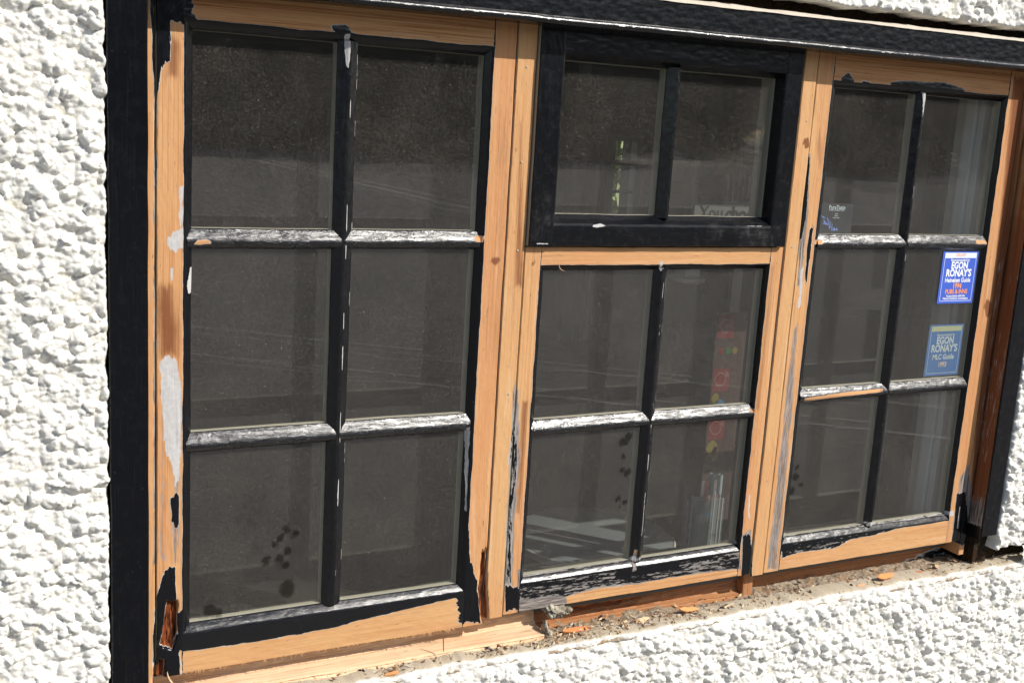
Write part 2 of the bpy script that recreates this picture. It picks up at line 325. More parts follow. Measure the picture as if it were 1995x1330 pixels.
# ------------------------------------------------------------------ paint patches (metres on the window face)
PATCHES = [
    ('K', 1, 0.004, [(0.337, 0.199), (0.411, 0.207), (0.41, 0.141), (0.418, 0.126), (0.432, 0.119), (0.391, 0.12), (0.376, 0.122), (0.374, 0.056), (0.363, 0.051), (0.36, 0.045), (0.356, 0.005), (0.348, -0.004), (0.344, 0.119)]),
    ('K', 0.6, 0.003, [(0.348, 0.029), (0.355, 0.03), (0.353, -0.199), (0.348, -0.199)]),
    ('K', 0.5, 0.003, [(0.348, -0.182), (0.353, -0.182), (0.352, -0.503), (0.346, -0.503)]),
    ('G', 0.9, 0.003, [(0.348, 0.054), (0.354, 0.054), (0.351, -0.826), (0.346, -0.826)]),
    ('K', 1, 0.004, [(0.645, 0.137), (0.675, 0.142), (0.686, 0.13), (0.707, 0.125), (0.741, 0.117), (0.693, 0.113), (0.659, 0.126)]),
    ('K', 0.95, 0.004, [(0.376, -0.7), (0.392, -0.697), (0.39, -0.755), (0.384, -0.76), (0.378, -0.75)]),
    ('K', 1, 0.004, [(0.368, -0.836), (0.384, -0.834), (0.388, -0.896), (0.396, -1.065), (0.343, -1.065), (0.348, -0.915), (0.357, -0.866)]),
    ('R', 1, 0.003, [(0.371, -0.9), (0.388, -0.899), (0.388, -0.963), (0.38, -0.992), (0.358, -0.982), (0.366, -0.942)]),
    ('R', 1, 0.003, [(0.348, -1.015), (0.366, -1.013), (0.364, -1.059), (0.346, -1.056)]),
    ('W', 0.8, 0.004, [(0.388, -0.148), (0.397, -0.146), (0.397, -0.216), (0.39, -0.216)]),
    ('W', 1, 0.004, [(0.371, -0.236), (0.396, -0.216), (0.397, -0.252), (0.382, -0.262), (0.37, -0.252)]),
    ('W', 0.9, 0.003, [(0.375, -0.287), (0.38, -0.285), (0.38, -0.309), (0.376, -0.309)]),
    ('W', 1.05, 0.006, [(0.358, -0.449), (0.374, -0.44), (0.387, -0.454), (0.395, -0.506), (0.394, -0.638), (0.387, -0.694), (0.378, -0.636), (0.367, -0.616), (0.362, -0.541)]),
    ('S', 1.1, 0.02, [(0.358, -0.322), (0.374, -0.323), (0.387, -0.395), (0.384, -0.441), (0.361, -0.44), (0.355, -0.358)]),
    ('S', 0.9, 0.015, [(0.373, 0.105), (0.39, 0.082), (0.386, 0.032), (0.372, 0.031)]),
    ('W', 0.5, 0.006, [(0.357, -0.322), (0.362, -0.322), (0.362, -0.412), (0.357, -0.412)]),
    ('K', 1, 0.003, [(0.389, -0.921), (0.962, -0.919), (0.964, -0.977), (0.896, -0.982), (0.808, -0.989), (0.742, -0.994), (0.689, -1.001), (0.637, -1.003), (0.556, -1.005), (0.47, -1.004), (0.422, -1.004), (0.389, -1.0)]),
    ('K', 1, 0.003, [(0.93, -0.557), (0.959, -0.57), (0.966, -0.613), (0.964, -0.688), (0.971, -0.834), (0.981, -0.91), (0.998, -0.947), (1.011, -1.042), (0.962, -1.035), (0.945, -0.905)]),
    ('R', 0.8, 0.003, [(1.006, -0.886), (1.004, -0.925), (1.002, -0.97), (1.014, -1.043), (1.028, -1.045), (1.013, -0.881)]),  # dark gap between stile and mullion, its shade painted as rot and recessed
    ('W', 0.8, 0.004, [(0.952, -0.612), (0.967, -0.613), (0.97, -0.798), (0.96, -0.796)]),
    ('S', 0.45, 0.05, [(0.967, 0.024), (1.028, 0.028), (1.033, -0.478), (0.982, -0.476)]),
    ('S', 0.35, 0.02, [(1.039, 0.182), (1.061, 0.184), (1.063, 0.078), (1.05, 0.106)]),
    ('G', 0.85, 0.006, [(1.051, -0.522), (1.067, -0.544), (1.082, -0.698), (1.078, -0.809), (1.084, -0.97), (1.059, -0.967), (1.056, -0.807), (1.055, -0.641)]),
    ('K', 0.52, 0.006, [(1.053, -0.543), (1.065, -0.587), (1.08, -0.698), (1.073, -0.809), (1.082, -0.97), (1.059, -0.967), (1.051, -0.695)]),
    ('K', 1, 0.003, [(1.064, -0.967), (1.099, -0.976), (1.103, -1.026), (1.07, -1.024)]),  # black recess below the stile, its darkness painted flat on
    ('G', 1, 0.003, [(1.092, -0.936), (1.681, -0.95), (1.695, -1.016), (1.566, -1.01), (1.398, -1.012), (1.289, -1.007), (1.219, -1.016), (1.222, -1.05), (1.095, -1.036)]),
    ('K', 0.54, 0.004, [(1.092, -0.936), (1.681, -0.95), (1.695, -1.016), (1.566, -1.01), (1.398, -1.012), (1.289, -1.007), (1.219, -1.016), (1.101, -1.008)]),
    ('K', 0.8, 0.008, [(1.34, -0.964), (1.52, -0.964), (1.516, -0.994), (1.336, -0.996)]),
    ('G', 0.9, 0.004, [(1.687, -0.928), (1.713, -0.918), (1.729, -1.039), (1.697, -1.034)]),
    ('K', 0.75, 0.004, [(1.687, -0.928), (1.715, -0.931), (1.729, -1.039), (1.697, -1.034)]),
    ('W', 0.6, 0.003, [(1.69, -0.826), (1.7, -0.828), (1.707, -0.892), (1.698, -0.891)]),
    ('S', 0.5, 0.03, [(1.626, -0.504), (1.684, -0.272), (1.701, -0.295), (1.701, -0.753), (1.679, -0.813)]),
    ('N', 1, 0.003, [(1.759, -0.018), (1.76, -0.024), (1.756, -0.029), (1.752, -0.03), (1.747, -0.029), (1.745, -0.024), (1.74, -0.018), (1.742, -0.012), (1.745, -0.008), (1.749, -0.006), (1.753, -0.007), (1.757, -0.012)]),
    ('G', 0.9, 0.004, [(1.76, -0.041), (1.77, -0.041), (1.781, -0.178), (1.782, -0.272), (1.78, -0.343), (1.771, -0.343), (1.763, -0.225), (1.759, -0.11)]),
    ('K', 0.66, 0.003, [(1.76, -0.047), (1.769, -0.047), (1.778, -0.178), (1.771, -0.237), (1.762, -0.237), (1.759, -0.11)]),
    ('K', 0.8, 0.003, [(1.789, -0.207), (1.801, -0.201), (1.8, -0.272), (1.8, -0.331), (1.792, -0.329), (1.788, -0.248)]),
    ('W', 0.7, 0.003, [(1.776, -0.295), (1.785, -0.295), (1.79, -0.391), (1.78, -0.39)]),
    ('G', 0.7, 0.008, [(1.773, -0.438), (1.787, -0.415), (1.801, -0.636), (1.805, -0.838), (1.808, -1.034), (1.771, -1.029), (1.772, -0.822), (1.77, -0.584)]),
    ('S', 0.6, 0.006, [(1.779, -0.759), (1.795, -0.761), (1.784, -0.887), (1.772, -0.886)]),
    ('K', 1, 0.003, [(1.835, 0.131), (1.856, 0.142), (1.871, 0.125), (1.853, 0.112), (1.834, 0.114)]),
    ('K', 1, 0.003, [(1.98, 0.128), (2.022, 0.136), (2.153, 0.14), (2.209, 0.133), (2.232, 0.12), (2.092, 0.107), (1.992, 0.119)]),
    ('K', 0.6, 0.003, [(1.896, 0.127), (1.976, 0.124), (1.978, 0.109), (1.899, 0.111)]),
    ('G', 0.7, 0.003, [(1.804, -0.948), (2.363, -0.956), (2.364, -0.96), (2.148, -0.977), (2.03, -0.979), (1.981, -0.992), (1.871, -0.989), (1.814, -0.999)]),
    ('K', 0.6, 0.003, [(1.806, -0.957), (2.264, -0.954), (2.248, -0.967), (2.148, -0.98), (2.031, -0.985), (1.983, -1.002), (1.872, -0.998), (1.815, -1.006)]),
    ('W', 0.75, 0.002, [(1.815, -0.94), (2.39, -0.945), (2.393, -0.961), (1.817, -0.957)]),
    ('W', 0.75, 0.002, [(1.108, -0.947), (1.682, -0.945), (1.684, -0.957), (1.109, -0.961)]),
    ('K', 1, 0.003, [(2.392, -0.901), (2.423, -0.898), (2.472, -1.05), (2.399, -1.044), (2.397, -0.984)]),
    ('G', 0.8, 0.01, [(2.392, -0.855), (2.426, -0.816), (2.492, -1.053), (2.393, -1.044)]),
    ('W', 0.8, 0.002, [(2.407, -0.935), (2.414, -0.936), (2.419, -1.001), (2.41, -1.0)]),
    ('S', 0.9, 0.012, [(2.385, 0.169), (2.43, 0.172), (2.45, -0.273), (2.475, -0.821), (2.492, -1.053), (2.462, -1.049), (2.427, -0.677), (2.412, -0.273)]),
    ('S', 0.9, 0.006, [(2.426, -0.405), (2.428, -0.417), (2.421, -0.426), (2.416, -0.429), (2.407, -0.426), (2.402, -0.417), (2.393, -0.404), (2.396, -0.393), (2.399, -0.384), (2.406, -0.381), (2.413, -0.384), (2.422, -0.393)]),
    ('G', 0.4, 0.01, [(2.421, -0.273), (2.45, -0.273), (2.465, -0.82), (2.436, -0.817)]),
    ('W', 1, 0.002, [(1.208, -0.203), (1.226, -0.2), (1.241, -0.206), (1.22, -0.211), (1.204, -0.21)]),
    ('W', 1, 0.0015, [(1.08, -0.24), (1.107, -0.242), (1.107, -0.245), (1.08, -0.244)]),
    ('D', 0.6, 0.01, [(1.503, -0.203), (1.538, -0.205), (1.527, -0.227), (1.499, -0.225)]),
    ('D', 0.8, 0.02, [(1.579, -0.202), (1.68, -0.213), (1.67, -0.247), (1.598, -0.242)]),
    ('D', 0.5, 0.02, [(1.096, -0.147), (1.123, -0.197), (1.108, -0.228), (1.073, -0.218)]),
    ('W', 1, 0.0015, [(0.676, 0.126), (0.687, 0.127), (0.688, 0.097), (0.685, 0.068), (0.68, 0.07), (0.676, 0.105)]),
    ('W', 0.9, 0.0015, [(2.089, 0.116), (2.105, 0.115), (2.105, 0.073), (2.099, 0.055)]),
    ('W', 1, 0.001, [(1.387, -0.282), (1.397, -0.282), (1.397, -0.302), (1.393, -0.304)]),
    ('B', 1, 0.001, [(1.39, -0.932), (1.396, -0.93), (1.394, -0.978), (1.385, -0.98)]),
    ('W', 0.62, 0.001, [(2.091, -0.614), (2.1, -0.614), (2.109, -0.924), (2.104, -0.964), (2.099, -0.923)]),
    ('S', 0.9, 0.004, [(2.074, -0.602), (2.117, -0.604), (2.129, -0.967), (2.09, -0.963)]),
    ('B', 1, 0.002, [(0.42, -0.241), (0.438, -0.239), (0.445, -0.246), (0.416, -0.249)]),
    ('B', 1, 0.0015, [(0.951, -0.23), (0.97, -0.23), (0.968, -0.242), (0.955, -0.242)]),
    ('B', 1, 0.0015, [(1.834, -0.607), (1.949, -0.601), (2.082, -0.599), (2.083, -0.606), (1.95, -0.61), (1.836, -0.616)]),
    ('B', 1, 0.0015, [(1.81, -0.234), (1.835, -0.234), (1.836, -0.244), (1.812, -0.244)]),
    ('B', 1, 0.0015, [(2.336, -0.232), (2.372, -0.232), (2.374, -0.241), (2.338, -0.241)]),
    ('W', 0.8, 0.0015, [(1.857, -0.227), (1.885, -0.227), (1.886, -0.234), (1.858, -0.234)]),
    ('W', 0.8, 0.0015, [(1.968, -0.228), (1.99, -0.228), (1.992, -0.235), (1.969, -0.235)]),
    ('B', 0.9, 0.0015, [(1.675, -0.624), (1.698, -0.623), (1.7, -0.632), (1.676, -0.632)]),
    ('W', 0.9, 0.0015, [(0.403, -0.32), (0.41, -0.288), (0.416, -0.288), (0.414, -0.334), (0.407, -0.338)]),
    ('S', 0.7, 0.01, [(1.03, -0.011), (1.036, -0.001), (1.064, -0.332), (1.041, -0.332)]),
    ('S', 0.8, 0.008, [(1.092, -0.567), (1.09, -0.699), (1.088, -0.81), (1.078, -0.809), (1.077, -0.654), (1.078, -0.566)]),
    ('N', 0.8, 0.004, [(1.008, -0.279), (1.008, -0.282), (1.002, -0.285), (0.998, -0.286), (0.993, -0.285), (0.99, -0.282), (0.986, -0.278), (0.989, -0.275), (0.992, -0.272), (0.997, -0.271), (1.002, -0.272), (1.006, -0.275)]),
    ('S', 0.5, 0.01, [(1.806, -0.028), (1.809, -0.054), (1.805, -0.073), (1.801, -0.08), (1.794, -0.073), (1.788, -0.054), (1.78, -0.029), (1.78, -0.004), (1.782, 0.015), (1.786, 0.022), (1.792, 0.015), (1.801, -0.003)]),
    ('S', 0.6, 0.01, [(1.687, -0.295), (1.701, -0.272), (1.701, -0.629), (1.686, -0.628)]),
    ('N', 0.7, 0.003, [(1.087, -0.284), (1.087, -0.287), (1.085, -0.288), (1.083, -0.289), (1.081, -0.288), (1.079, -0.287), (1.077, -0.284), (1.079, -0.281), (1.08, -0.28), (1.082, -0.279), (1.084, -0.28), (1.087, -0.281)]),
    ('G', 0.5, 0.006, [(0.358, -0.476), (0.365, -0.467), (0.37, -0.819), (0.352, -0.826)]),
    ('G', 0.6, 0.008, [(0.383, -0.486), (0.397, -0.487), (0.395, -0.832), (0.375, -0.829)]),
    ('K', 0.9, 0.003, [(0.974, -0.898), (0.987, -0.911), (1.006, -1.035), (0.982, -1.031)]),
    ('K', 0.55, 0.01, [(2.408, -1.074), (2.554, -1.062), (2.573, -1.155), (2.441, -1.145), (2.176, -1.137), (2.28, -1.101)]),
    ('R', 0.55, 0.004, [(1.222, -1.073), (1.454, -1.071), (1.442, -1.088), (1.236, -1.094)]),
]
SMUDGES = [(0.596, -0.792, 0.0138), (0.584, -0.809, 0.0115), (0.611, -0.804, 0.0103), (0.572, -0.82, 0.0092), (0.597, -0.838, 0.0138), (0.582, -0.852, 0.0149), (0.557, -0.851, 0.0138), (0.596, -0.864, 0.0115), (0.6, -0.912, 0.0253), (0.452, -0.935, 0.0184), (0.467, -0.944, 0.0138), (1.345, -0.679, 0.0184), (1.356, -0.668, 0.0138), (1.346, -0.714, 0.0103), (1.344, -0.743, 0.0092), (1.359, -0.751, 0.0126), (1.341, -0.81, 0.0103), (1.362, -0.816, 0.0092), (1.347, -0.826, 0.0069), (1.845, -0.808, 0.0161), (1.841, -0.84, 0.0138), (1.864, -0.829, 0.0115), (1.845, -0.785, 0.0092)]


def poly_sd(px, pz, poly):
    """signed distance, positive inside"""
    d = np.full(px.shape, 1e9); inside = np.zeros(px.shape, bool)
    n = len(poly)
    for i in range(n):
        ax, az_ = poly[i]; bx, bz = poly[(i + 1) % n]
        ex, ez = bx - ax, bz - az_
        L = ex * ex + ez * ez + 1e-12
        tt = np.clip(((px - ax) * ex + (pz - az_) * ez) / L, 0, 1)
        d = np.minimum(d, (px - ax - tt * ex) ** 2 + (pz - az_ - tt * ez) ** 2)
        c = ((az_ > pz) != (bz > pz)) & (px < (bx - ax) * (pz - az_) / ((bz - az_) if bz != az_ else 1e-12) + ax)
        inside ^= c
    return np.where(inside, 1, -1) * np.sqrt(d)

def fields(X, Z, axis, seed):
    """paint, primer, stain, grey, rot, dust, bare from the patch list"""
    R = {k: np.zeros(X.shape) for k in 'KWSGRDBN'}
    if axis == 'z': wx = (fbm(X * 260, Z * 45, 3, seed) - .5) * .004; wz = (fbm(X * 330, Z * 40, 4, seed + 5) - .5) * .015
    else: wz = (fbm(X * 45, Z * 260, 3, seed) - .5) * .005; wx = (fbm(X * 40, Z * 330, 4, seed + 5) - .5) * .015
    x0, x1, z0, z1 = X.min() - .03, X.max() + .03, Z.min() - .03, Z.max() + .03
    for kind, val, soft, poly in PATCHES:
        pa = np.array(poly)
        if pa[:, 0].min() > x1 or pa[:, 0].max() < x0 or pa[:, 1].min() > z1 or pa[:, 1].max() < z0: continue
        k = 1.0 if soft > .0025 else .35
        sd = poly_sd(X + wx * k, Z + wz * k, poly)
        R[kind] = np.maximum(R[kind], val * np.clip(.5 + sd / (soft * 2), 0, 1))
    return R

SEED = [10]
def set_attr(me, name, typ, arr):
    a = me.attributes.new(name, typ, 'POINT')
    key = 'value' if typ == 'FLOAT' else ('vector' if typ == 'FLOAT_VECTOR' else 'color')
    a.data.foreach_set(key, np.asarray(arr, dtype=np.float32).ravel())

def refine(pts, step):
    out = [pts[0]]
    for a, b in zip(pts[:-1], pts[1:]):
        L = math.hypot(b[0] - a[0], b[1] - a[1]); k = max(1, int(math.ceil(L / step)))
        for i in range(1, k + 1): out.append((a[0] + (b[0] - a[0]) * i / k, a[1] + (b[1] - a[1]) * i / k))
    return out

def member(name, parent, axis, a0, a1, prof, yb, base=0.0, slope=None, tone=.5, grain=.5, dusty=0.0, grey=0.0,
           lean=0.0, wob=.0006, step=.0024, inner=True, wrinkle=.0004, chips=0.0, stain_shade=0.0, bumpy=.35, back_cut=.003, lines=()):
    """timber member: prof = [(across, y)...] front profile; axis 'x' or 'z' = direction of the grain"""
    SEED[0] += 11; s = SEED[0]
    prof = refine(prof, .0022)
    U = np.linspace(a0, a1, max(2, int(abs(a1 - a0) / step) + 1))
    pc = np.array([p[0] for p in prof]); py = np.array([p[1] for p in prof])
    ac = np.concatenate([[pc[0]], pc, [pc[-1]]]); ay = np.concatenate([[yb], py, [yb]])
    UU, CC = np.meshgrid(U, ac, indexing='ij'); _, YY = np.meshgrid(U, ay, indexing='ij')
    CC = CC + wob * 2 * (vnoise(UU * 14, CC * 0 + s, s) - .5) + lean * (UU - a0)
    gx, gz = (CC, UU) if axis == 'z' else (UU, CC)
    R = fields(gx, gz, axis, s)
    paint = np.full(CC.shape, float(base)) + 0.0
    if slope is not None:       # black putty beyond the timber face edge(s): list of (edge, side)
        for e, side in slope:
            wob_e = .0035 * (fbm(UU * 22, UU * 0 + e * 50, 4, s + 3) - .5)
            paint = np.maximum(paint, np.clip(.5 + side * (CC - (e + wob_e)) / .004, 0, 1))
    if chips:
        ch = fbm(UU * 70, CC * 260, 3, s + 9)
        paint = paint - chips * sstep(.62, .74, ch)
    paint = np.maximum(paint, R['K']); paint = paint * (1 - R['B']) * (1 - np.clip(R['R'] * 1.2, 0, 1))
    prim = R['W']
    for pos, wd, am in lines:      # worn arrises showing the old pale coats
        gate = sstep(.38, .62, fbm(UU * 26, UU * 0 + pos * 90, 4, s + 31))
        prim = np.maximum(prim, am * gate * np.exp(-((CC - pos - lean * (UU - a0)) / wd) ** 2))
    paint = np.where(prim > .5, paint * np.clip(1 - (prim - .5) * 2, 0, 1), paint)
    stn = np.clip(np.maximum(R['S'], R['N'] * 1.2) + stain_shade, 0, 1.2); gr = np.clip(np.maximum(R['G'], grey), 0, 1)
    Y = YY.copy()
    front = np.zeros(CC.shape, bool); front[:, 1:-1] = True
    disp = wrinkle * 2 * (fbm(UU * 60, CC * 160, 3, s + 21) - .5) - .0005 * sstep(.45, .6, paint)
    disp = disp + .010 * R['R'] * (.6 + fbm(UU * 60, CC * 300, 3, s)) + .0022 * gr * (fbm(UU * 25, CC * 420, 3, s + 2) - .3) * (paint < .4)
    Y = np.where(front, YY + disp, YY)
    if axis == 'z': P = np.stack([CC, Y, UU], -1)
    else: P = np.stack([UU, Y, CC], -1)
    n, k = CC.shape
    V = P.reshape(-1, 3)
    idx = np.arange(n * k).reshape(n, k)
    nxt = np.roll(idx, -1, axis=1)
    q = np.stack([idx[:-1], nxt[:-1], nxt[1:], idx[1:]], -1).reshape(-1, 4)
    flip = (axis == 'z') != (a1 > a0)
    # end caps as strips to the back edge
    def cap(row, rev):
        b0 = row[0]; b1 = row[-1]; c = []
        m_ = len(row) // 2
        for i in range(1, len(row) - 1):
            a = b0 if i < m_ else b1
            c.append((row[i], row[i + 1] if i + 1 < len(row) else b1, a, a))
        return c
    Fq = q
    if axis == 'z': Fq = Fq[:, ::-1]
    if (pc[-1] < pc[0]): Fq = Fq[:, ::-1]
    if a1 < a0: Fq = Fq[:, ::-1]
    F = Fq.tolist()
    c1 = np.concatenate([idx[0]]).tolist(); c2 = idx[-1].tolist()
    F.append(c1 if False else list(c1)); F.append(list(reversed(c2)))
    me = bpy.data.meshes.new(name)
    nf = len(Fq)
    me.vertices.add(len(V)); me.vertices.foreach_set('co', V.astype(np.float32).ravel())
    loops = np.concatenate([Fq.ravel(), np.array(F[-2]), np.array(F[-1])]).astype(np.int32)
    starts = np.concatenate([np.arange(0, nf * 4, 4), [nf * 4, nf * 4 + k]]).astype(np.int32)
    me.loops.add(len(loops)); me.loops.foreach_set('vertex_index', loops)
    me.polygons.add(nf + 2); me.polygons.foreach_set('loop_start', starts)
    me.update(calc_edges=True); me.validate()
    npoly = len(me.polygons)
    me.polygons.foreach_set('use_smooth', np.ones(npoly, bool)); me.set_sharp_from_angle(angle=math.radians(38))
    capf = np.zeros(npoly, bool); ltot = np.zeros(npoly, np.int32); me.polygons.foreach_get('loop_total', ltot); capf = ltot > 4
    me.polygons.foreach_set('use_smooth', ~capf)
    if inner:
        cen = np.zeros(npoly * 3, np.float32); me.polygons.foreach_get('center', cen); cy = cen.reshape(-1, 3)[:, 1]
        # side strips: faces that include a back vertex
        vi = np.zeros(len(me.loops), np.int32); me.loops.foreach_get('vertex_index', vi)
        ls = np.zeros(npoly, np.int32); me.polygons.foreach_get('loop_start', ls)
        ym = V[:, 1][vi]; mx = np.maximum.reduceat(ym, ls)
        mi = ((mx > yb - .0015) & (cy > back_cut) & ~capf).astype(np.int32)
        me.polygons.foreach_set('material_index', mi)
    rw = (s * 7.13) % 50
    along = UU; across = CC
    # depth also runs across the grain so side faces are not streaked
    set_attr(me, 'gc', 'FLOAT_VECTOR', np.stack([along + rw, across + YY * .7 + rw * .3, YY + rw], -1))
    set_attr(me, 'bm', 'FLOAT', np.full(CC.size, bumpy))
    set_attr(me, 'A', 'FLOAT_COLOR', np.stack([paint, prim, stn, gr], -1))
    set_attr(me, 'B', 'FLOAT_COLOR', np.stack([np.full(CC.shape, tone), np.full(CC.shape, grain), R['R'], np.clip(np.full(CC.shape, dusty) + R['D'], 0, 1)], -1))
    return link(name, me, parent, [TIMBER, CREAM])

def flat(c0, c1, y, r=.0015):
    """profile of a flat face with slightly eased arrises"""
    d = 1 if c1 > c0 else -1
    return [(c0, y + r * 2), (c0 + d * r * .3, y + r * .6), (c0 + d * r, y), (c1 - d * r, y), (c1 - d * r * .3, y + r * .6), (c1, y + r * 2)]
def flat_slope(c0, ce, cg, y, r=.0015, yg=.0):
    """flat face c0..ce then putty slope down to the glass at cg"""
    d = 1 if ce > c0 else -1
    return [(c0, y + r * 2), (c0 + d * r * .3, y + r * .6), (c0 + d * r, y), (ce - d * .0006, y), (ce + d * (abs(cg - ce)) * .22, y + .0012),
            (ce + (cg - ce) * .62, y * .52), (cg - d * .0008, yg - .0016), (cg, yg)]

YB = .024
def bar_h(parent, x0, x1, zt, zb, yf, **kw):
    h = zt - zb
    prof = [(zt, 0), (zt - .0012, -.0022), (zt - h * .30, yf * .62), (zt - h * .50, yf * .93), (zt - h * .60, yf), (zt - h * .72, yf * .97), (zt - h * .86, yf * .72), (zb + .001, -.004), (zb, 0)]
    kw = {**dict(base=.90, chips=.16, tone=.5, wrinkle=.0006, dusty=.03, bumpy=1.05), **kw}
    return member('glazing_bar', parent, 'x', x0, x1, prof, .013, back_cut=.002, **kw)
def bar_v(parent, z0, z1, xl, xr, yf, **kw):
    w = xr - xl
    prof = [(xl, 0), (xl + .001, -.0022), (xl + w * .28, yf * .66), (xl + w * .44, yf), (xl + w * .60, yf), (xl + w * .66, yf * .86), (xl + w * .84, yf * .45), (xr - .001, -.0022), (xr, 0)]
    kw = {**dict(base=.93, chips=.12, tone=.5, wrinkle=.0008, dusty=.05, bumpy=.55), **kw}
    return member('glazing_bar', parent, 'z', z0, z1, prof, .022, back_cut=.002, lines=((xl + w * .63, .0017, .93), (xr - .0012, .0014, .85)), **kw)

def pane(parent, x0, x1, zt, zb):
    e = .003; x0 -= e; x1 += e; zt += e; zb -= e
    nx = int((x1 - x0) / .005) + 2; nz = int((zt - zb) / .005) + 2
    X, Z = np.meshgrid(np.linspace(x0, x1, nx), np.linspace(zt, zb, nz), indexing='ij')
    SEED[0] += 5; sd = SEED[0]; rp = random.Random(sd)
    tx, tz = rp.uniform(-.004, .004), rp.uniform(-.004, .004)
    Yw = .0010 + tx * (X - (x0 + x1) / 2) + tz * (Z - (zt + zb) / 2) + .0007 * (fbm(X * 6 + sd, Z * 6, 2, sd) - .5)
    V = np.stack([X, Yw, Z], -1).reshape(-1, 3); idx = np.arange(nx * nz).reshape(nx, nz)
    F = np.stack([idx[:-1, :-1], idx[:-1, 1:], idx[1:, 1:], idx[1:, :-1]], -1).reshape(-1, 4)
    n0 = len(V)
    Vb = np.array([(x0, .0054, zt), (x1, .0054, zt), (x1, .0054, zb), (x0, .0054, zb)])
    V = np.concatenate([V, Vb])
    c = [idx[0, 0], idx[-1, 0], idx[-1, -1], idx[0, -1]]
    Fb = np.array([[n0, n0 + 1, n0 + 2, n0 + 3]])
    sides = np.array([[c[i], c[(i + 1) % 4], n0 + (i + 1) % 4, n0 + i] for i in range(4)])
    me = mesh_np('pane', V, np.concatenate([F, Fb, sides]), smooth=True, sharp=30)
    cl = np.zeros(len(V))
    xx, zz = V[:, 0], V[:, 2]
    wn_ = (fbm(xx * 90, zz * 90, 3, 5) - .5) * .012
    for cx, cz, r in SMUDGES:
        cl = np.maximum(cl, np.clip(1.15 - np.hypot((xx - cx + wn_) * 1.1, zz - cz + wn_) / r, 0, 1))
    # dust rubbed away irregularly near the putty
    set_attr(me, 'clean', 'FLOAT', cl)
    return link('pane', me, parent, [GLASS])

# ================================================================== THE SETTING
ASPH = make_dirt('sunlit_asphalt', (.135, .130, .122), (.19, .18, .168), (.16, .153, .143), 60)
g = link('ground', mesh_np('ground', [(-120, 120, -1.56), (120, 120, -1.56), (120, -160, -1.56), (-120, -160, -1.56)], [(0, 3, 2, 1)], False), None, [simple('pale_paving', (.19, .18, .16), .9)])
tag(g, 'flat grey ground around the building', None, None, 'structure')
g = link('car_park', mesh_np('car_park', [(-60, -.9, -1.556), (70, -.9, -1.556), (70, -36, -1.556), (-60, -36, -1.556)], [(0, 3, 2, 1)], False), None, [ASPH])
tag(g, 'grey sunlit asphalt in front of the wall', None, None, 'structure')
LINE = simple('road_paint', (.42, .41, .39), .7)
def road_line(x0, y0, x1, y1, w):
    d = Vector((x1 - x0, y1 - y0)).normalized(); n = Vector((-d.y, d.x)) * w / 2; z = -1.552
    me = mesh_np('painted_line', [(x0 + n.x, y0 + n.y, z), (x0 - n.x, y0 - n.y, z), (x1 - n.x, y1 - n.y, z), (x1 + n.x, y1 + n.y, z)], [(0, 1, 2, 3)], False)
    return me
lm = []
V = []; F = []
for a in [(7.9, -34, 8.25, -14, .13), (8.35, -34, 8.75, -13, .11), (1.0, -6.1, 5.5, -2.6, .035), (.7, -5.35, 5.2, -1.9, .035)]:
    x0, y0, x1, y1, w = a
    d = Vector((x1 - x0, y1 - y0)).normalized(); n = Vector((-d.y, d.x)) * w / 2; z = -1.552; k = len(V)
    V += [(x0 + n.x, y0 + n.y, z), (x0 - n.x, y0 - n.y, z), (x1 - n.x, y1 - n.y, z), (x1 + n.x, y1 + n.y, z)]; F.append((k, k + 1, k + 2, k + 3))
g = link('road_markings', mesh_np('road_markings', V, F, False), None, [LINE])
tag(g, 'white lines painted on the asphalt', None, None, 'structure')

# hedge beyond the car park: clumps of small leaf faces (seen mirrored in the glass)
def leaf_cloud(name, boxes, n, mat, size, seed):
    rg = np.random.RandomState(seed); V = []; 
    P = []
    for (cx, cy, cz, rx, ry, rz), k in zip(boxes, [n] * len(boxes)):
        u = rg.normal(size=(k, 3)); u /= np.linalg.norm(u, axis=1)[:, None]; r = rg.uniform(.55, 1.05, (k, 1))
        P.append(u * r * np.array([rx, ry, rz]) + np.array([cx, cy, cz]))
    P = np.concatenate(P); N = len(P)
    a = rg.normal(size=(N, 3)); a /= np.linalg.norm(a, axis=1)[:, None]; b = rg.normal(size=(N, 3)); b = np.cross(a, b); b /= np.linalg.norm(b, axis=1)[:, None]
    s = size * rg.uniform(.6, 1.3, (N, 1))
    V = np.stack([P - a * s, P - b * s * .6, P + a * s, P + b * s * .6], 1).reshape(-1, 3)
    F = np.arange(N * 4).reshape(-1, 4)
    return link(name, mesh_np(name, V, F, False), None, [mat])
LEAF = simple('dark_leaves', (.045, .06, .028), .7, .5, 3)
rg = random.Random(4)
bx = [(-55 + i * 3.4 + rg.uniform(-1, 1), -44 + rg.uniform(-9, 7), 1.8 + rg.uniform(-.5, 1.4), 4.4, 2.6, 4.2 + rg.uniform(-.6, 1.6)) for i in range(40)]
h = leaf_cloud('hedge', bx, 2400, LEAF, .46, 3)
h2 = leaf_cloud('hedge_backing', [(-75 + i * 5.2 + rg.uniform(-1, 1), -62 + rg.uniform(-3, 3), 3.4 + rg.uniform(-.5, 2), 5.2, 2.6, 6.0) for i in range(44)], 1300, LEAF, .9, 5)  # backing row added to close bright sky gaps in the mirrored hedge
tag(h2, 'added row of dark leaf clumps behind the hedge, closing sky gaps in the panes', 'trees', None, 'stuff')
tag(h, 'tall dark green hedge across the car park, mirrored in the panes', 'hedge', None, 'stuff')

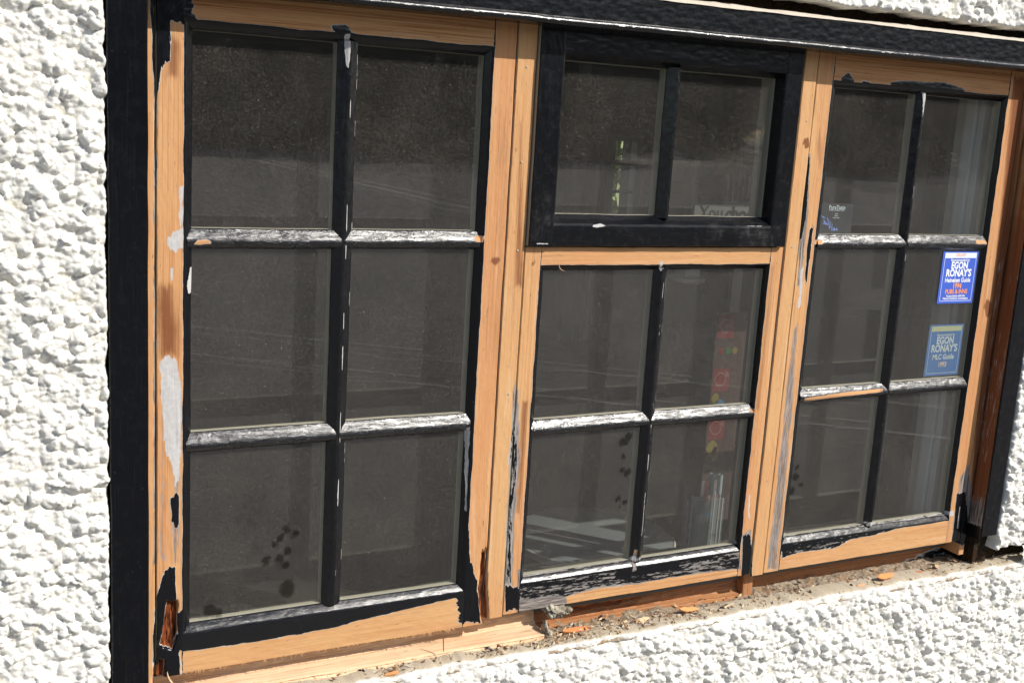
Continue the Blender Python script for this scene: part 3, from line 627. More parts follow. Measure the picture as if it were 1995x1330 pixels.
# ================================================================== ROUGHCAST WALL
wall = empty('rendered_wall', (1.4, 0, -1.56), 'thick white roughcast wall all round the old window, rough lumpy texture', 'wall')
def stucco_h(X, Z):
    wx = X + .006 * (fbm(X * 60, Z * 60, 2, 1) - .5); wz = Z + .006 * (fbm(X * 60, Z * 60, 2, 2) - .5)
    f1, r1 = worley(wx / .0225, wz / .020, 3)
    f2, r2 = worley(wx / .0105 + 5, wz / .0095, 4)
    f3, r3 = worley(wx / .0058, wz / .0054 + 9, 5)
    b1 = np.clip(1 - (f1 / (.42 + .33 * r1)) ** 2, 0, 1) ** .65 * (.35 + .65 * r1)
    b2 = np.clip(1 - (f2 / (.45 + .3 * r2)) ** 2, 0, 1) ** .7 * (.2 + .8 * r2)
    b3 = np.clip(1 - (f3 / .62) ** 2, 0, 1) * r3
    f0, r0 = worley(wx / .034 + 3, wz / .029, 6)
    b0 = np.clip(1 - (f0 / (.45 + .35 * r0)) ** 2, 0, 1) * r0
    big = fbm(X * 22, Z * 22, 3, 8)
    soft = .35 + .65 * sstep(.35, .6, fbm(X * 30, Z * 30, 2, 18))
    h = .0125 * b1 * soft + .0040 * b2 + .0006 * b3 + .0130 * (big - .5) + .0060 * b0
    return h
def stucco_panel(x0, x1, z0, z1, step, yb=-.0565, curl='', amp=lambda X, Z: 1.0, edge=None):
    nx = int((x1 - x0) / step) + 2; nz = int((z1 - z0) / step) + 2
    X, Z = np.meshgrid(np.linspace(x0, x1, nx), np.linspace(z0, z1, nz), indexing='ij')
    h = stucco_h(X, Z)
    hn = np.clip(h / .016 + .2, 0, 1)
    A = amp(X, Z)
    Y = yb - h * A
    X2, Z2 = X.copy(), Z.copy()
    cw = .006
    def shift(arr, dist, sgn, T, s):
        wv = .006 * (fbm(T * 45, T * 0 + s, 4, s) - .5)
        k = np.clip(1 - dist / .02, 0, 1)
        return arr + wv * k, Y + .0 * k
    if 'r' in curl:
        d = x1 - X; k = np.clip(1 - d / .03, 0, 1); X2 = X2 + k * .007 * (fbm(Z * 40, Z * 0, 4, 61) - .5) ; Y = Y + .010 * np.clip(1 - d / .006, 0, 1) ** 2
    if 'l' in curl:
        d = X - x0; k = np.clip(1 - d / .03, 0, 1); X2 = X2 + k * .012 * (fbm(Z * 40, Z * 0, 4, 62) - .5) ; Y = Y + .010 * np.clip(1 - d / .006, 0, 1) ** 2
    if 't' in curl:
        d = z1 - Z; k = np.clip(1 - d / .03, 0, 1); Z2 = Z2 + k * (.016 * (fbm(X * 16, X * 0, 4, 63) - .5)); Y = Y + .012 * np.clip(1 - d / .008, 0, 1) ** 2
    if 'b' in curl:
        d = Z - z0; k = np.clip(1 - d / .03, 0, 1); Z2 = Z2 + k * (.014 * (fbm(X * 30, X * 0, 4, 64) - .5)); Y = Y + .010 * np.clip(1 - d / .006, 0, 1) ** 2
    dirt = np.zeros(X.shape)
    if 't' in curl: dirt = np.clip(1 - (z1 - Z) / .012, 0, 1)
    P = np.stack([X2, Y, Z2], -1)
    # returns into the wall on the curled sides
    def ext(P, axis, end, val):
        sl = P[-1:, :, :] if (axis == 0 and end) else P[:1, :, :] if axis == 0 else P[:, -1:, :] if end else P[:, :1, :]
        e = sl.copy(); e[..., 1] = val
        return np.concatenate([P, e] if end else [e, P], axis)
    def exts(a, axis, end):
        sl = a[-1:, :] if (axis == 0 and end) else a[:1, :] if axis == 0 else a[:, -1:] if end else a[:, :1]
        return np.concatenate([a, sl] if end else [sl, a], axis)
    for ch, axx, en in (('r', 0, True), ('l', 0, False), ('t', 1, True), ('b', 1, False)):
        if ch in curl: P = ext(P, axx, en, -.008); hn = exts(hn, axx, en); dirt = exts(dirt, axx, en)
    n, k = P.shape[:2]; idx = np.arange(n * k).reshape(n, k)
    F = np.stack([idx[:-1, :-1], idx[1:, :-1], idx[1:, 1:], idx[:-1, 1:]], -1).reshape(-1, 4)
    me = mesh_np('roughcast', P.reshape(-1, 3), F, True, None)
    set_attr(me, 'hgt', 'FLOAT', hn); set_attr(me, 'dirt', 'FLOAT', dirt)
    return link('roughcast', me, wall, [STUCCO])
XL = .266; ZS = -1.0985; XR = 2.514; ZT = .276
calm_low = lambda X, Z: .30 + .70 * sstep(0, .05, ZS - Z + .02 * (fbm(X * 12, Z * 12, 2, 31) - .5))
stucco_panel(-.06, XL, -1.2, .36, .0021, curl='r')
stucco_panel(-1.2, -.06, -1.56, 1.2, .02)
stucco_panel(-.06, XL, .36, 1.2, .02); stucco_panel(-.06, XL, -1.56, -1.2, .02)
stucco_panel(XL, 2.95, -1.50, ZS, .0024, curl='t', amp=calm_low)
stucco_panel(XL, 2.95, -1.56, -1.50, .01); stucco_panel(2.95, 6, -1.56, ZS, .04)
stucco_panel(XR, 2.95, ZS + .045, ZT, .0024, curl='lb')
stucco_panel(2.62, 2.95, ZS, ZS + .045, .003)
stucco_panel(2.95, 6, ZS, ZT, .04)
stucco_panel(1.25, 2.95, ZT, .46, .0028, curl='b')
stucco_panel(XL, 1.25, ZT, .46, .01, curl='b'); stucco_panel(XL, 6, .46, 1.2, .04); stucco_panel(2.95, 6, ZT, .46, .04)
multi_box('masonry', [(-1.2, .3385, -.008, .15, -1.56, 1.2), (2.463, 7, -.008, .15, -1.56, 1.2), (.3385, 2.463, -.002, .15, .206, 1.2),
                      (.3385, 2.463, -.008, .15, -1.56, -1.1165), (2.468, 2.5190, -.030, -.0082, -1.120, -1.0105)], CAVITY, wall)  # last box: dark block added to stand in for the shaded cavity
# mortar bed the old sill sat on
def mortar_bed():
    nx, ny = 900, 44
    X, T = np.meshgrid(np.linspace(.30, 2.64, nx), np.linspace(0, 1, ny), indexing='ij')
    Y = -.0605 + T * .115
    n = fbm(X * 60, Y * 60, 4, 70); n2 = fbm(X * 9, Y * 9, 3, 71); n3 = fbm(X * 260, Y * 260, 3, 72)
    Z = -1.1035 + .004 * T + .010 * (n - .5) + .008 * (n2 - .5) + .004 * (n3 - .5)
    Z = Z - .014 * sstep(.12, 0, T)
    V = np.stack([X, Y, Z], -1).reshape(-1, 3); idx = np.arange(nx * ny).reshape(nx, ny)
    F = np.stack([idx[:-1, :-1], idx[1:, :-1], idx[1:, 1:], idx[:-1, 1:]], -1).reshape(-1, 4)
    return link('mortar_bed', mesh_np('mortar_bed', V, F, True), wall, [LEDGE])
mortar_bed()

# ================================================================== THE WINDOW
win = empty('casement_window', (1.4, 0, -1.05), 'long leaded-style multi-pane wooden window, black paint half stripped to bare orange timber', 'window')
# cover boards
member('cover_board', win, 'z', -1.125, .1895, flat(.268, .3315, -.060, .002), -.010, base=1, tone=.4, dusty=.02, inner=False, wrinkle=.0002, bumpy=.12)['label'] = 'black gloss board down the left side'
member('cover_board', win, 'z', -1.010, .1895, flat(2.452, 2.5115, -.060, .002), -.0165, base=1, tone=.2, dusty=.12, inner=False, wrinkle=.0003, bumpy=.2)['label'] = 'black board down the right side with bare inner edge'
# bare orange inner edge of the right board
member('board_edge', win, 'z', -1.020, .188, [(2.4512, -.0575), (2.4505, -.055), (2.4505, -.020), (2.4512, -.0175)], -.0165 + .004, tone=.1, grain=.9, stain_shade=.35, inner=False)
# head board and bead
ang = math.atan(.006)
hb = member('head_board', win, 'x', .2, 2.72, flat(.2445, .188, -.0605, .003), -.012, base=1, tone=.4, dusty=.22, inner=False, wrinkle=.0005, chips=.1, bumpy=.16)
hb.rotation_euler.y = -ang; hb.location.z = -.0075; hb.matrix_world
bd_prof = [(.1885, -.0595), (.1882, -.066), (.1865, -.0725), (.1830, -.0768), (.1790, -.0782), (.1750, -.0770), (.1722, -.0735), (.1712, -.068), (.1712, -.058)]
bd = member('drip_bead', win, 'x', .2, 2.72, bd_prof, -.016, base=1, tone=.4, dusty=.02, inner=False, wrinkle=.0004, bumpy=.6)
bd.rotation_euler.y = -ang; bd.location.z = -.0035
# plaster crust left along the top of the head board
def crust():
    rgx = np.random.RandomState(3)
    nx, ny = 700, 9
    X, T = np.meshgrid(np.linspace(1.25, 2.72, nx), np.linspace(0, 1, ny), indexing='ij')
    w = .5 + .9 * fbm(X * 14, X * 0, 4, 81)
    Y = -.0618 - .002 * w * (T < .2) + T * .045
    Z = .2470 + .006 * (X - 1.7) + .0005 + .007 * w * np.sin(np.clip(T * 1.6, 0, 1) * 1.57) - .004 * (T == 0) * w
    V = np.stack([X, Y, Z], -1).reshape(-1, 3); idx = np.arange(nx * ny).reshape(nx, ny)
    F = np.stack([idx[:-1, :-1], idx[1:, :-1], idx[1:, 1:], idx[:-1, 1:]], -1).reshape(-1, 4)
    return link('plaster_crust', mesh_np('plaster_crust', V, F, True), win, [simple('old_plaster', (.52, .46, .38), .9, .2, 90, .002)])
crust()
# jambs and mullions
member('jamb', win, 'z', -1.075, .2, flat(.3330, .3492, -.0165, .001), .10, tone=.6, grain=.2)
member('jamb', win, 'z', -1.075, .2, flat(2.4305, 2.4500, -.0140, .001), .06, tone=.1, grain=.8, stain_shade=.22, grey=.22, inner=False)
member('mullion', win, 'z', -1.0355, .2, flat(1.0190, 1.0600, -.0165, .0012), .05, tone=.75, grain=.18)
member('mullion', win, 'z', -1.0365, .2, flat(1.7235, 1.7605, -.0170, .0012), .05, tone=.8, grain=.22)
member('frame_head', win, 'x', .333, 2.45, flat(.205, .1800, -.012, .001), .06, tone=.1, grain=.5, stain_shade=.3)
# nails in the mullions
NAIL = simple('nail_head', (.42, .36, .28), .5, .2, 300)
def disc(name, x, y, z, r, parent, mat, depth=.0012, n=12):
    V = [(x, y - depth, z)]; 
    for k in range(n): a = 2 * math.pi * k / n; V.append((x + r * math.cos(a), y - depth * .8, z + r * math.sin(a)))
    for k in range(n): a = 2 * math.pi * k / n; V.append((x + r * 1.1 * math.cos(a), y + .001, z + r * 1.1 * math.sin(a)))
    F = [(0, 1 + k, 1 + (k + 1) % n) for k in range(n)] + [(1 + k, 1 + n + k, 1 + n + (k + 1) % n, 1 + (k + 1) % n) for k in range(n)]
    return link(name, mesh_np(name, V, F, False), parent, [mat])
for x, z in [(1.040, .095), (1.041, -.085), (1.044, -.258), (1.746, .03), (1.742, -.25), (1.743, -.80), (1.044, -.55)]:
    disc('nail', x, -.0168, z, .0021, win, NAIL)

def sash(label, X0, X1, fl, fr, gl, gr, ZT_, ZB_, ft, fb, gt, gb, cols, rows, yf, kw_all={}, bar_y=-.0128, kw_l={}, kw_r={}, kw_t={}, kw_b={}, bot_left=None, tilt=0.0, inw=YB, barkw={}):
    r = bpy.data.objects.new('sash', None); col.objects.link(r); attach(r, win); r['label'] = label
    base = kw_all.get('base', 0)
    member('stile', r, 'z', ZB_, ZT_, flat_slope(X0, fl, gl, yf), inw, slope=None if base else [(fl, 1)], **{**kw_all, **kw_l})
    member('stile', r, 'z', ZB_ + .001, ZT_, flat_slope(X1, fr, gr, yf), inw, slope=None if base else [(fr, -1)], **{**kw_all, **kw_r})
    member('rail', r, 'x', fl + .0006, fr - .0006, flat_slope(ZT_, ft, gt, yf + .0004), inw, slope=None if base else [(ft, -1)], **{**kw_all, **kw_t})
    member('rail', r, 'x', fl + .0006, fr - .0006, flat_slope(ZB_, fb, gb, yf + .0004), .014, slope=None if base else [(fb, 1)], **{**kw_all, **kw_b})
    for i in range(len(cols) - 1):
        bar_v(r, gb - .004, gt + .004, cols[i][1], cols[i + 1][0], bar_y + .0007, lean=tilt, **barkw)
    for j in range(len(rows) - 1):
        for i, (a, b) in enumerate(cols):
            a2 = a - (.010 if i == 0 else (cols[i][0] - cols[i - 1][1]) * .42); b2 = b + (.008 if i == len(cols) - 1 else (cols[i + 1][0] - cols[i][1]) * .42)
            bar_h(r, a2, b2, rows[j][1], rows[j + 1][0], bar_y, **barkw)
    for (a, b) in cols:
        for (t_, b_) in rows: pane(r, a, b, t_, b_)
    return r
S1 = sash('left sash of six panes', .3522, 1.0165, .397, .9710, .4135, .9555, .200, -1.0465, .1270, -.9690, .1105, -.9520,
     [(.4135, .6660), (.7050, .9555)], [(.1105, -.2210), (-.2575, -.5870), (-.6250, -.9520)], -.0145,
     dict(tone=.45, grain=.7), kw_r=dict(tone=.15, grain=.25), kw_t=dict(grain=1.0, tone=.5), kw_b=dict(tone=.85, grain=.3, bumpy=.6))
S2 = sash('small black top sash of two panes', 1.0630, 1.7135, 1.1150, 1.6680, 1.1265, 1.6590, .205, -.2480, .1300, -.2070, .1150, -.1855,
     [(1.1265, 1.3720), (1.4075, 1.6590)], [(.1150, -.1855)], -.0265, dict(base=1.0, tone=.5, wrinkle=.0003, dusty=.12, bumpy=.22), bar_y=-.0215, inw=.045, barkw=dict(chips=.1))
S3 = sash('middle sash of four panes with a rotting bottom rail', 1.0630, 1.7205, 1.0985, 1.6860, 1.1140, 1.6790, -.2510, -1.0330, -.2880, -.9720, -.3010, -.9560,
     [(1.1140, 1.3815), (1.4165, 1.6790)], [(-.3010, -.6130), (-.6480, -.9560)], -.0140, dict(tone=.7, grain=.35), kw_l=dict(tone=.55, grain=.5), kw_b=dict(grain=.6), kw_r=dict(tone=.3, grain=.4))
S4 = sash('right sash of six panes', 1.7640, 2.4290, 1.8090, 2.3770, 1.8310, 2.3690, .200, -1.0350, .1230, -.9730, .1080, -.9540,
     [(1.8310, 2.0830), (2.1170, 2.3690)], [(.1080, -.2210), (-.2570, -.5860), (-.6200, -.9540)], -.0140, dict(tone=.5, grain=.45), kw_t=dict(grain=1.0, tone=.35), kw_b=dict(tone=.6, grain=.3), kw_r=dict(tone=.2, grain=.5), tilt=-.004)
# inner rest of the frame: posts inside, linings, sill board
box('inner_post', (1.0195, 1.0595, .0502, .066, -1.03, .2), BLUEGREY, win)
box('inner_post', (1.724, 1.760, .0502, .066, -1.03, .2), BLUEGREY, win)
box('lining', (2.388, 2.45, .0602, .078, -1.03, .2), BLUEGREY, win, .002)
box('lining', (2.383, 2.45, .084, .120, -1.03, .2), BLUEGREY, win, .003)
box('lining', (2.392, 2.45, .1202, .150, -1.03, .2), simple('pale_inside_paint', (.72, .74, .72), .5), win, .002)
box('lining', (.333, .40, .1002, .150, -1.03, .2), BLUEGREY, win, .002)
box('lining', (.333, 2.45, .0605, .150, .16, .205), CREAM, win, .002)
box('inner_sill', (.30, 2.50, .032, .20, -1.0355 - .03, -1.0355), simple('inner_sill_paint', (.10, .10, .09), .5), win, .004)
# secondary glazing
sec = bpy.data.objects.new('secondary_glazing', None); col.objects.link(sec); attach(sec, win)
for x0, x1 in [(.40, 1.03), (1.045, 1.735), (1.75, 2.384)]:
    box('glass_sheet', (x0, x1, .112, .116, -1.03, .16), GLASS2, sec)
# ---- sills
member('sill_board', win, 'x', .345, 1.1630, [(-1.0385, .036), (-1.0600, .031), (-1.0780, .026), (-1.0840, .019), (-1.0860, .006), (-1.0868, .003), (-1.0878, -.010), (-1.0905, -.0215), (-1.0930, -.0245), (-1.0948, -.0225), (-1.0990, -.0255), (-1.1060, -.024)], .12,
       tone=1.85, grain=.55, inner=False, wrinkle=.0024, wob=.0018)['label'] = 'pale freshly split sill board under the left sash'
member('sill_board', win, 'x', 1.1660, 1.7330, [(-1.0240, .048), (-1.0330, .047), (-1.0600, .046), (-1.0780, .042), (-1.0800, .046), (-1.0960, .040), (-1.1000, .022), (-1.1040, .012), (-1.112, .014)], .12,
       tone=.0, grain=.9, stain_shade=.52, inner=False, wrinkle=.0045, wob=.0015)['label'] = 'reddish broken sill board under the middle sash'  # deep red-brown partly stands in for the shade under the sash
member('sill_board', win, 'x', 1.7660, 2.4625, flat(-1.0240, -1.1150, .048, .002), .12, tone=.1, grain=.9, stain_shade=.55, inner=False, wrinkle=.0020)['label'] = 'brown sill board under the right sash, darkened for the shade there'  # board colour darkened to carry the shade below the rail
member('post_foot', win, 'z', -1.1120, -1.0370, flat(1.7335, 1.7650, .020, .002), .12, tone=.2, grain=.8, stain_shade=.5, inner=False)

# filler lumps in the break of the sill
def lump(name, cx, cy, cz, rx, ry, rz, mat, parent, seed, amp=.35, nu=40, nv=24):
    u, v = np.meshgrid(np.linspace(0, 2 * np.pi, nu, endpoint=False), np.linspace(.02, np.pi - .02, nv), indexing='ij')
    d = 1 + amp * 2 * (fbm(np.cos(u) * np.sin(v) * 2.4 + 5, np.sin(u) * np.sin(v) * 2.4 + v * 1.6, 4, seed) - .5)
    P = np.stack([cx + rx * d * np.cos(u) * np.sin(v), cy + ry * d * np.sin(u) * np.sin(v), cz + rz * d * np.cos(v)], -1)
    n, k = u.shape; idx = np.arange(n * k).reshape(n, k); nx_ = np.roll(idx, -1, axis=0)
    F = np.stack([idx[:, :-1], idx[:, 1:], nx_[:, 1:], nx_[:, :-1]], -1).reshape(-1, 4)
    return link(name, mesh_np(name, P.reshape(-1, 3), F, True), parent, [mat])
for k, (a, b, c_, ra, rb_, rc) in enumerate([(1.178, -.010, -1.036, .016, .010, .007), (1.200, -.012, -1.043, .020, .009, .010), (1.226, -.008, -1.050, .012, .009, .008),
        (1.212, -.004, -1.057, .010, .008, .009), (1.186, -.010, -1.052, .009, .008, .008), (1.168, -.016, -1.078, .006, .010, .012), (1.175, -.014, -1.094, .010, .010, .007)]):
    lump('filler_lump', a, b, c_, ra, rb_, rc, FILLER, win, 3 + k * 5, .75)

# ================================================================== STICKERS AND CARD
def text_mesh(name, s, size, cx, cz, y, mat, parent, bold=.0, sx=1.0, shear=0, align='CENTER'):
    cu = bpy.data.curves.new(name, 'FONT'); cu.body = s; cu.size = size; cu.align_x = align; cu.align_y = 'CENTER'
    cu.offset = bold; cu.shear = shear; cu.resolution_u = 3
    o = bpy.data.objects.new(name, cu); col.objects.link(o)
    dg = bpy.context.evaluated_depsgraph_get(); me = bpy.data.meshes.new_from_object(o.evaluated_get(dg))
    bpy.data.objects.remove(o); bpy.data.curves.remove(cu)
    n = len(me.vertices); co = np.zeros(n * 3, np.float32); me.vertices.foreach_get('co', co); co = co.reshape(-1, 3)
    V = np.stack([cx + co[:, 0] * sx, np.full(n, y), cz + co[:, 1]], -1)
    me.vertices.foreach_set('co', V.astype(np.float32).ravel()); me.update(); me.name = name
    me.materials.clear()
    return link(name, me, parent, [mat])
def pmat(name, rgb, rough=.5): return simple(name, rgb, rough, .06, 60)
INKW = pmat('white_ink', (.80, .82, .86)); INKO = pmat('orange_ink', (.80, .30, .10)); BLUE1 = pmat('bright_blue_vinyl', (.05, .115, .54)); BLUE2 = pmat('faded_blue_vinyl', (.045, .135, .33))
INKF = pmat('faded_white_ink', (.42, .50, .52)); BAND1 = pmat('pale_band', (.70, .76, .85)); BAND2 = pmat('faded_yellow_band', (.36, .40, .24)); INKP = pmat('faded_peach_ink', (.55, .42, .33))

def sticker(x0, x1, zt, zb, y, bg_, ink, band, label, lines):
    r = empty('sticker', (0, 0, 0), label, 'sticker', 'guide stickers on the right sash')
    w = x1 - x0; h = zt - zb; cx = (x0 + x1) / 2
    box('backing', (x0, x1, y, y + .0004, zb, zt), bg_, r)
    e = .0002
    bz = zt - h * .13
    multi_box('band', [(x0 + w * .06, x1 - w * .05, y - e, y, bz, zt - h * .03)], band, r)
    t_ = .0010
    multi_box('border', [(x0 + w * .06, x0 + w * .06 + t_, y - e, y, zb + h * .045, bz), (x1 - w * .05 - t_, x1 - w * .05, y - e, y, zb + h * .045, bz), (x0 + w * .06, x1 - w * .05, y - e, y, zb + h * .045, zb + h * .045 + t_)], ink, r)
    for s, fz, size, sx, bold, mt in lines:
        text_mesh('lettering', s, size, cx, zt - h * fz, y - e * 1.5, mt, r, bold, sx)
    return r
s1 = sticker(2.240, 2.3645, -.2610, -.3925, -.0008, BLUE1, INKW, BAND1, 'bright blue guide sticker dated 1994 in the right sash, upper of two',
    [('CELLNET', .075, .011, .8, .0002, INKO), ('Recommended by', .168, .0095, .95, .0002, INKW), ('EGON', .275, .0240, .86, .0009, INKW), ("RONAY'S", .42, .0250, .86, .0009, INKW), ('Heineken Guide', .555, .0155, .88, .0004, INKW),
     ('1994', .665, .0185, .85, .0006, INKO), ('PUBS & INNS', .775, .0155, .88, .0005, INKO), ('In association with the', .855, .0080, .9, .0002, INKW), ('Meat & Livestock Commission', .905, .0080, .9, .0002, INKW)])
s2 = sticker(2.235, 2.3560, -.4480, -.5800, .0062, BLUE2, INKF, BAND2, 'faded blue guide sticker dated 1993 in the right sash, lower of two',
    [('Recommended by', .20, .0095, .9, .0002, INKF), ('EGON', .315, .0250, .86, .0009, INKF), ("RONAY'S", .47, .0260, .86, .0009, INKF), ('MLC Guide', .635, .0185, .88, .0005, INKF), ('1993', .785, .0180, .85, .0005, INKP)])
cd = empty('leaflet', (0, 0, 0), 'small dark leaflet with a blue leaping pattern, leaning in the right sash corner', 'leaflet')
box('sheet', (1.838, 1.934, .0062, .0066, -.2205, -.1515), pmat('dark_leaflet', (.030, .034, .038), .35), cd)
text_mesh('lettering', 'PureTaste', .0135, 1.884, -.1605, .0060, INKF, cd, .0003, .9)
text_mesh('lettering', 'Modern European Dining', .0050, 1.884, -.1665, .0060, INKF, cd, .0001, .9)
for k, s_ in enumerate(('Lunch', 'Dinner', 'Sunday Roast')): text_mesh('lettering', s_, .0042, 1.884, -.175 - k * .0045, .0060, INKF, cd, .0001, .9)
# blue splash
rgx = random.Random(5); V = []; F = []
for k in range(26):
    t_ = k / 25; cx = 1.844 + .042 * t_ + rgx.uniform(-.006, .006); cz = -.186 - .030 * t_ + rgx.uniform(-.006, .006); a = rgx.uniform(-1.3, -.2); L = rgx.uniform(.003, .009); w_ = rgx.uniform(.0006, .0018)
    i0 = len(V); ca, sa = math.cos(a), math.sin(a)
    for (p_, q_) in ((-L, 0), (0, -w_), (L, 0), (0, w_)): V.append((cx + p_ * ca - q_ * sa, .0059, cz + p_ * sa + q_ * ca))
    F.append((i0, i0 + 1, i0 + 2, i0 + 3))
link('splash', mesh_np('splash', V, F, False), cd, [pmat('blue_print', (.20, .32, .75))])

# ================================================================== ROOM BEHIND THE GLASS
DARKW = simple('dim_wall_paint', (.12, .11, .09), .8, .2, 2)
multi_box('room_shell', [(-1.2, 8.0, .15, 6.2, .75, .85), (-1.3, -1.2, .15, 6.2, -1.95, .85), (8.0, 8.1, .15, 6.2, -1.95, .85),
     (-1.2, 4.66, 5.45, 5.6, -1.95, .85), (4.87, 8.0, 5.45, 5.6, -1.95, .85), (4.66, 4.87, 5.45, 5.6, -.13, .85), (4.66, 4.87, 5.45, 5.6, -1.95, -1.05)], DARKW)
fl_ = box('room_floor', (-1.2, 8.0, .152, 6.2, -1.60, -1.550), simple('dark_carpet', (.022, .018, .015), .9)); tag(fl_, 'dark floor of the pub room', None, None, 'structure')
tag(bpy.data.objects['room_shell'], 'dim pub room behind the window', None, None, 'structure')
# far window of the room with greenery outside
fw = empty('far_window', (4.7, 5.45, -1.05), 'small far window with pale frame seen through the top middle pane', 'window')
PALE = simple('pale_frame', (.52, .50, .44), .5)
multi_box('frame', [(4.60, 4.67, 5.38, 5.46, -1.05, -.13), (4.86, 4.92, 5.38, 5.46, -1.05, -.13), (4.60, 4.92, 5.38, 5.46, -1.1, -1.05), (4.60, 4.92, 5.38, 5.46, -.13, -.09)], PALE, fw)
box('crossbar', (4.67, 4.86, 5.385, 5.445, -.52, -.50), pmat('dark_bar', (.02, .02, .02)), fw)
box('pelmet', (4.60, 4.92, 5.36, 5.384, -.31, -.27), pmat('rust_cloth', (.30, .08, .03)), fw)
bush = leaf_cloud('bush', [(4.9, 9.0, -.6, 2.2, .9, 1.6), (6.8, 9.6, -.7, 1.6, .9, 1.5)], 1800, simple('sunny_leaves', (.26, .32, .16), .6, .4, 4), .13, 8)
tag(bush, 'green bush outside the far window', 'bush', None, 'stuff')
pl = empty('pillar', (4.0, 4.9, -1.55), 'pale upright pillar beside the far window inside the room', 'pillar')
multi_box('shaft', [(4.02, 4.12, 4.9, 5.0, -1.55, .75)], simple('pale_pillar', (.30, .29, .25), .6), pl); multi_box('collar', [(4.0, 4.14, 4.88, 5.02, -.33, -.24)], pmat('dark_collar', (.04, .035, .03)), pl)
box('edge_strip', (4.215, 4.245, 4.9, 4.95, -1.55, -.16), simple('bright_strip', (.60, .60, .55), .4), pl)
# round table
tb = empty('round_table', (1.65, .57, -1.55), 'round grey-blue table top seen through the middle sash bottom panes', 'table')
def lathe(name, prof, cx, cy, mat, parent, n=64):
    V = []; F = []
    for (r, z) in prof:
        for k in range(n): a = 2 * math.pi * k / n; V.append((cx + r * math.cos(a), cy + r * math.sin(a), z))
    for j in range(len(prof) - 1):
        for k in range(n): F.append((j * n + k, j * n + (k + 1) % n, (j + 1) * n + (k + 1) % n, (j + 1) * n + k))
    me = mesh_np(name, V, F, True, 35); return link(name, me, parent, [mat])
tt = NT('table_top'); p_ = tt.geo(); tt.bsdf(tt.mix(tt.noise(p_, 9, 4), (.17, .20, .225), (.25, .28, .30)), .3, None, .5)
lathe('top', [(0.001, -1.138), (.217, -1.138), (.224, -1.141), (.226, -1.146), (.220, -1.160), (0.001, -1.160)], 1.65, .57, tt.m, tb)
lathe('rim', [(.2262, -1.140), (.231, -1.143), (.231, -1.160), (.2245, -1.162)], 1.65, .57, simple('pale_rim', (.62, .62, .58), .3), tb)
lathe('pedestal', [(.03, -1.16), (.03, -1.49), (.18, -1.52), (.19, -1.55)], 1.65, .57, pmat('black_metal', (.02, .02, .02)), tb, 24)
# poster with lettering
po = empty('poster', (0, 0, 0), 'grey board reading You choose behind the top middle sash', 'poster')
box('board', (1.660, 1.945, .250, .254, -.330, -.1785), simple('poster_board', (.17, .185, .185), .5, .05), po)
PINK = pmat('poster_ink', (.022, .025, .025))
text_mesh('lettering', 'You', .045, 1.7115, -.2005, .2488, PINK, po, .0003, .95)
text_mesh('lettering', 'choose', .0466, 1.8175, -.2025, .2488, PINK, po, .0018, .95)
text_mesh('lettering', 'our modern method for', .0112, 1.796, -.2335, .2488, pmat('teal_ink', (.02, .07, .07)), po, .0002, 1.0)
box('foot', (1.80, 1.83, .2545, .275, -1.04, -.33), PINK, po)
ph = empty('glass_rack', (0, 0, 0), 'pale translucent rack above the grey board, right of the top middle sash', 'rack')
for k in range(9): box('rod', (1.766 + k * .0165, 1.7715 + k * .0165, .268, .272, -.178, -.108), pmat('pale_rod', (.12, .13, .12), .4), ph)
box('shelf', (1.758, 1.93, .262, .285, -.1784, -.174), pmat('rack_shelf', (.16, .17, .16)), ph)
# stand-in panel for an unclear coloured shape, lamp box
fp = empty('stand_in_panel', (0, 0, 0), 'small orange edged panel with blue and red inside, stand-in for an unclear shape behind the top middle sash', 'picture')
multi_box('frame', [(3.20, 3.62, 2.6, 2.63, -.315, -.255), (3.20, 3.235, 2.6, 2.63, -.315, -.09), (3.62, 3.66, 2.6, 2.63, -.315, -.09)], pmat('orange_wood', (.34, .13, .035)), fp)
box('print', (3.235, 3.62, 2.61, 2.62, -.255, -.09), pmat('panel_blue', (.12, .19, .24)), fp)
box('red_patch', (3.50, 3.62, 2.60, 2.609, -.22, -.09), pmat('panel_red', (.45, .05, .04)), fp)
lb = empty('white_lamp', (0, 0, 0), 'small white lamp with a flat plate at the top of the middle sash', 'lamp')
def at(px_x0, Y): return px_x0 * (2 + Y) / 2
box('shade', (2.07, 2.125, .82, .88, -.449, -.418), simple('lamp_white', (.72, .74, .68), .4), lb, .004)
lathe('plate', [(.001, -.452), (.058, -.452), (.055, -.464), (.03, -.470), (.001, -.471)], 2.098, .85, simple('plate_white', (.74, .75, .70), .4), lb, 28)
box('arm', (2.09, 2.104, .87, .90, -.418, .75), pmat('lamp_arm', (.03, .03, .03)), lb)
# patterned banner
bn = empty('banner', (0, 0, 0), 'hanging red cloth strip with coloured patches behind the middle sash', 'banner')
RED = pmat('red_cloth', (.17, .028, .032)); PK = pmat('pink_line', (.34, .20, .20)); GRN = pmat('green_patch', (.035, .13, .05)); YEL = pmat('yellow_patch', (.22, .18, .04)); BLU = pmat('blue_patch', (.06, .20, .36))
Yb = .20
def bx_(px, pz): return (px * 1.10, pz * 1.10)
z = -.415 * 1.10
box('cloth', (1.722, 1.815, Yb, Yb + .003, -.98, -.440), simple('maroon_cloth', (.06, .035, .035), .8), bn)
def blob(cx, cz, rx, rz, mat, nm='patch', y=Yb - .0008):
    V = [(cx + rx * math.cos(2 * math.pi * k / 14) * (1 + .15 * math.sin(k * 2.1)), y, cz + rz * math.sin(2 * math.pi * k / 14)) for k in range(14)]
    return link(nm, mesh_np(nm, V, [tuple(range(14))], False), bn, [mat])
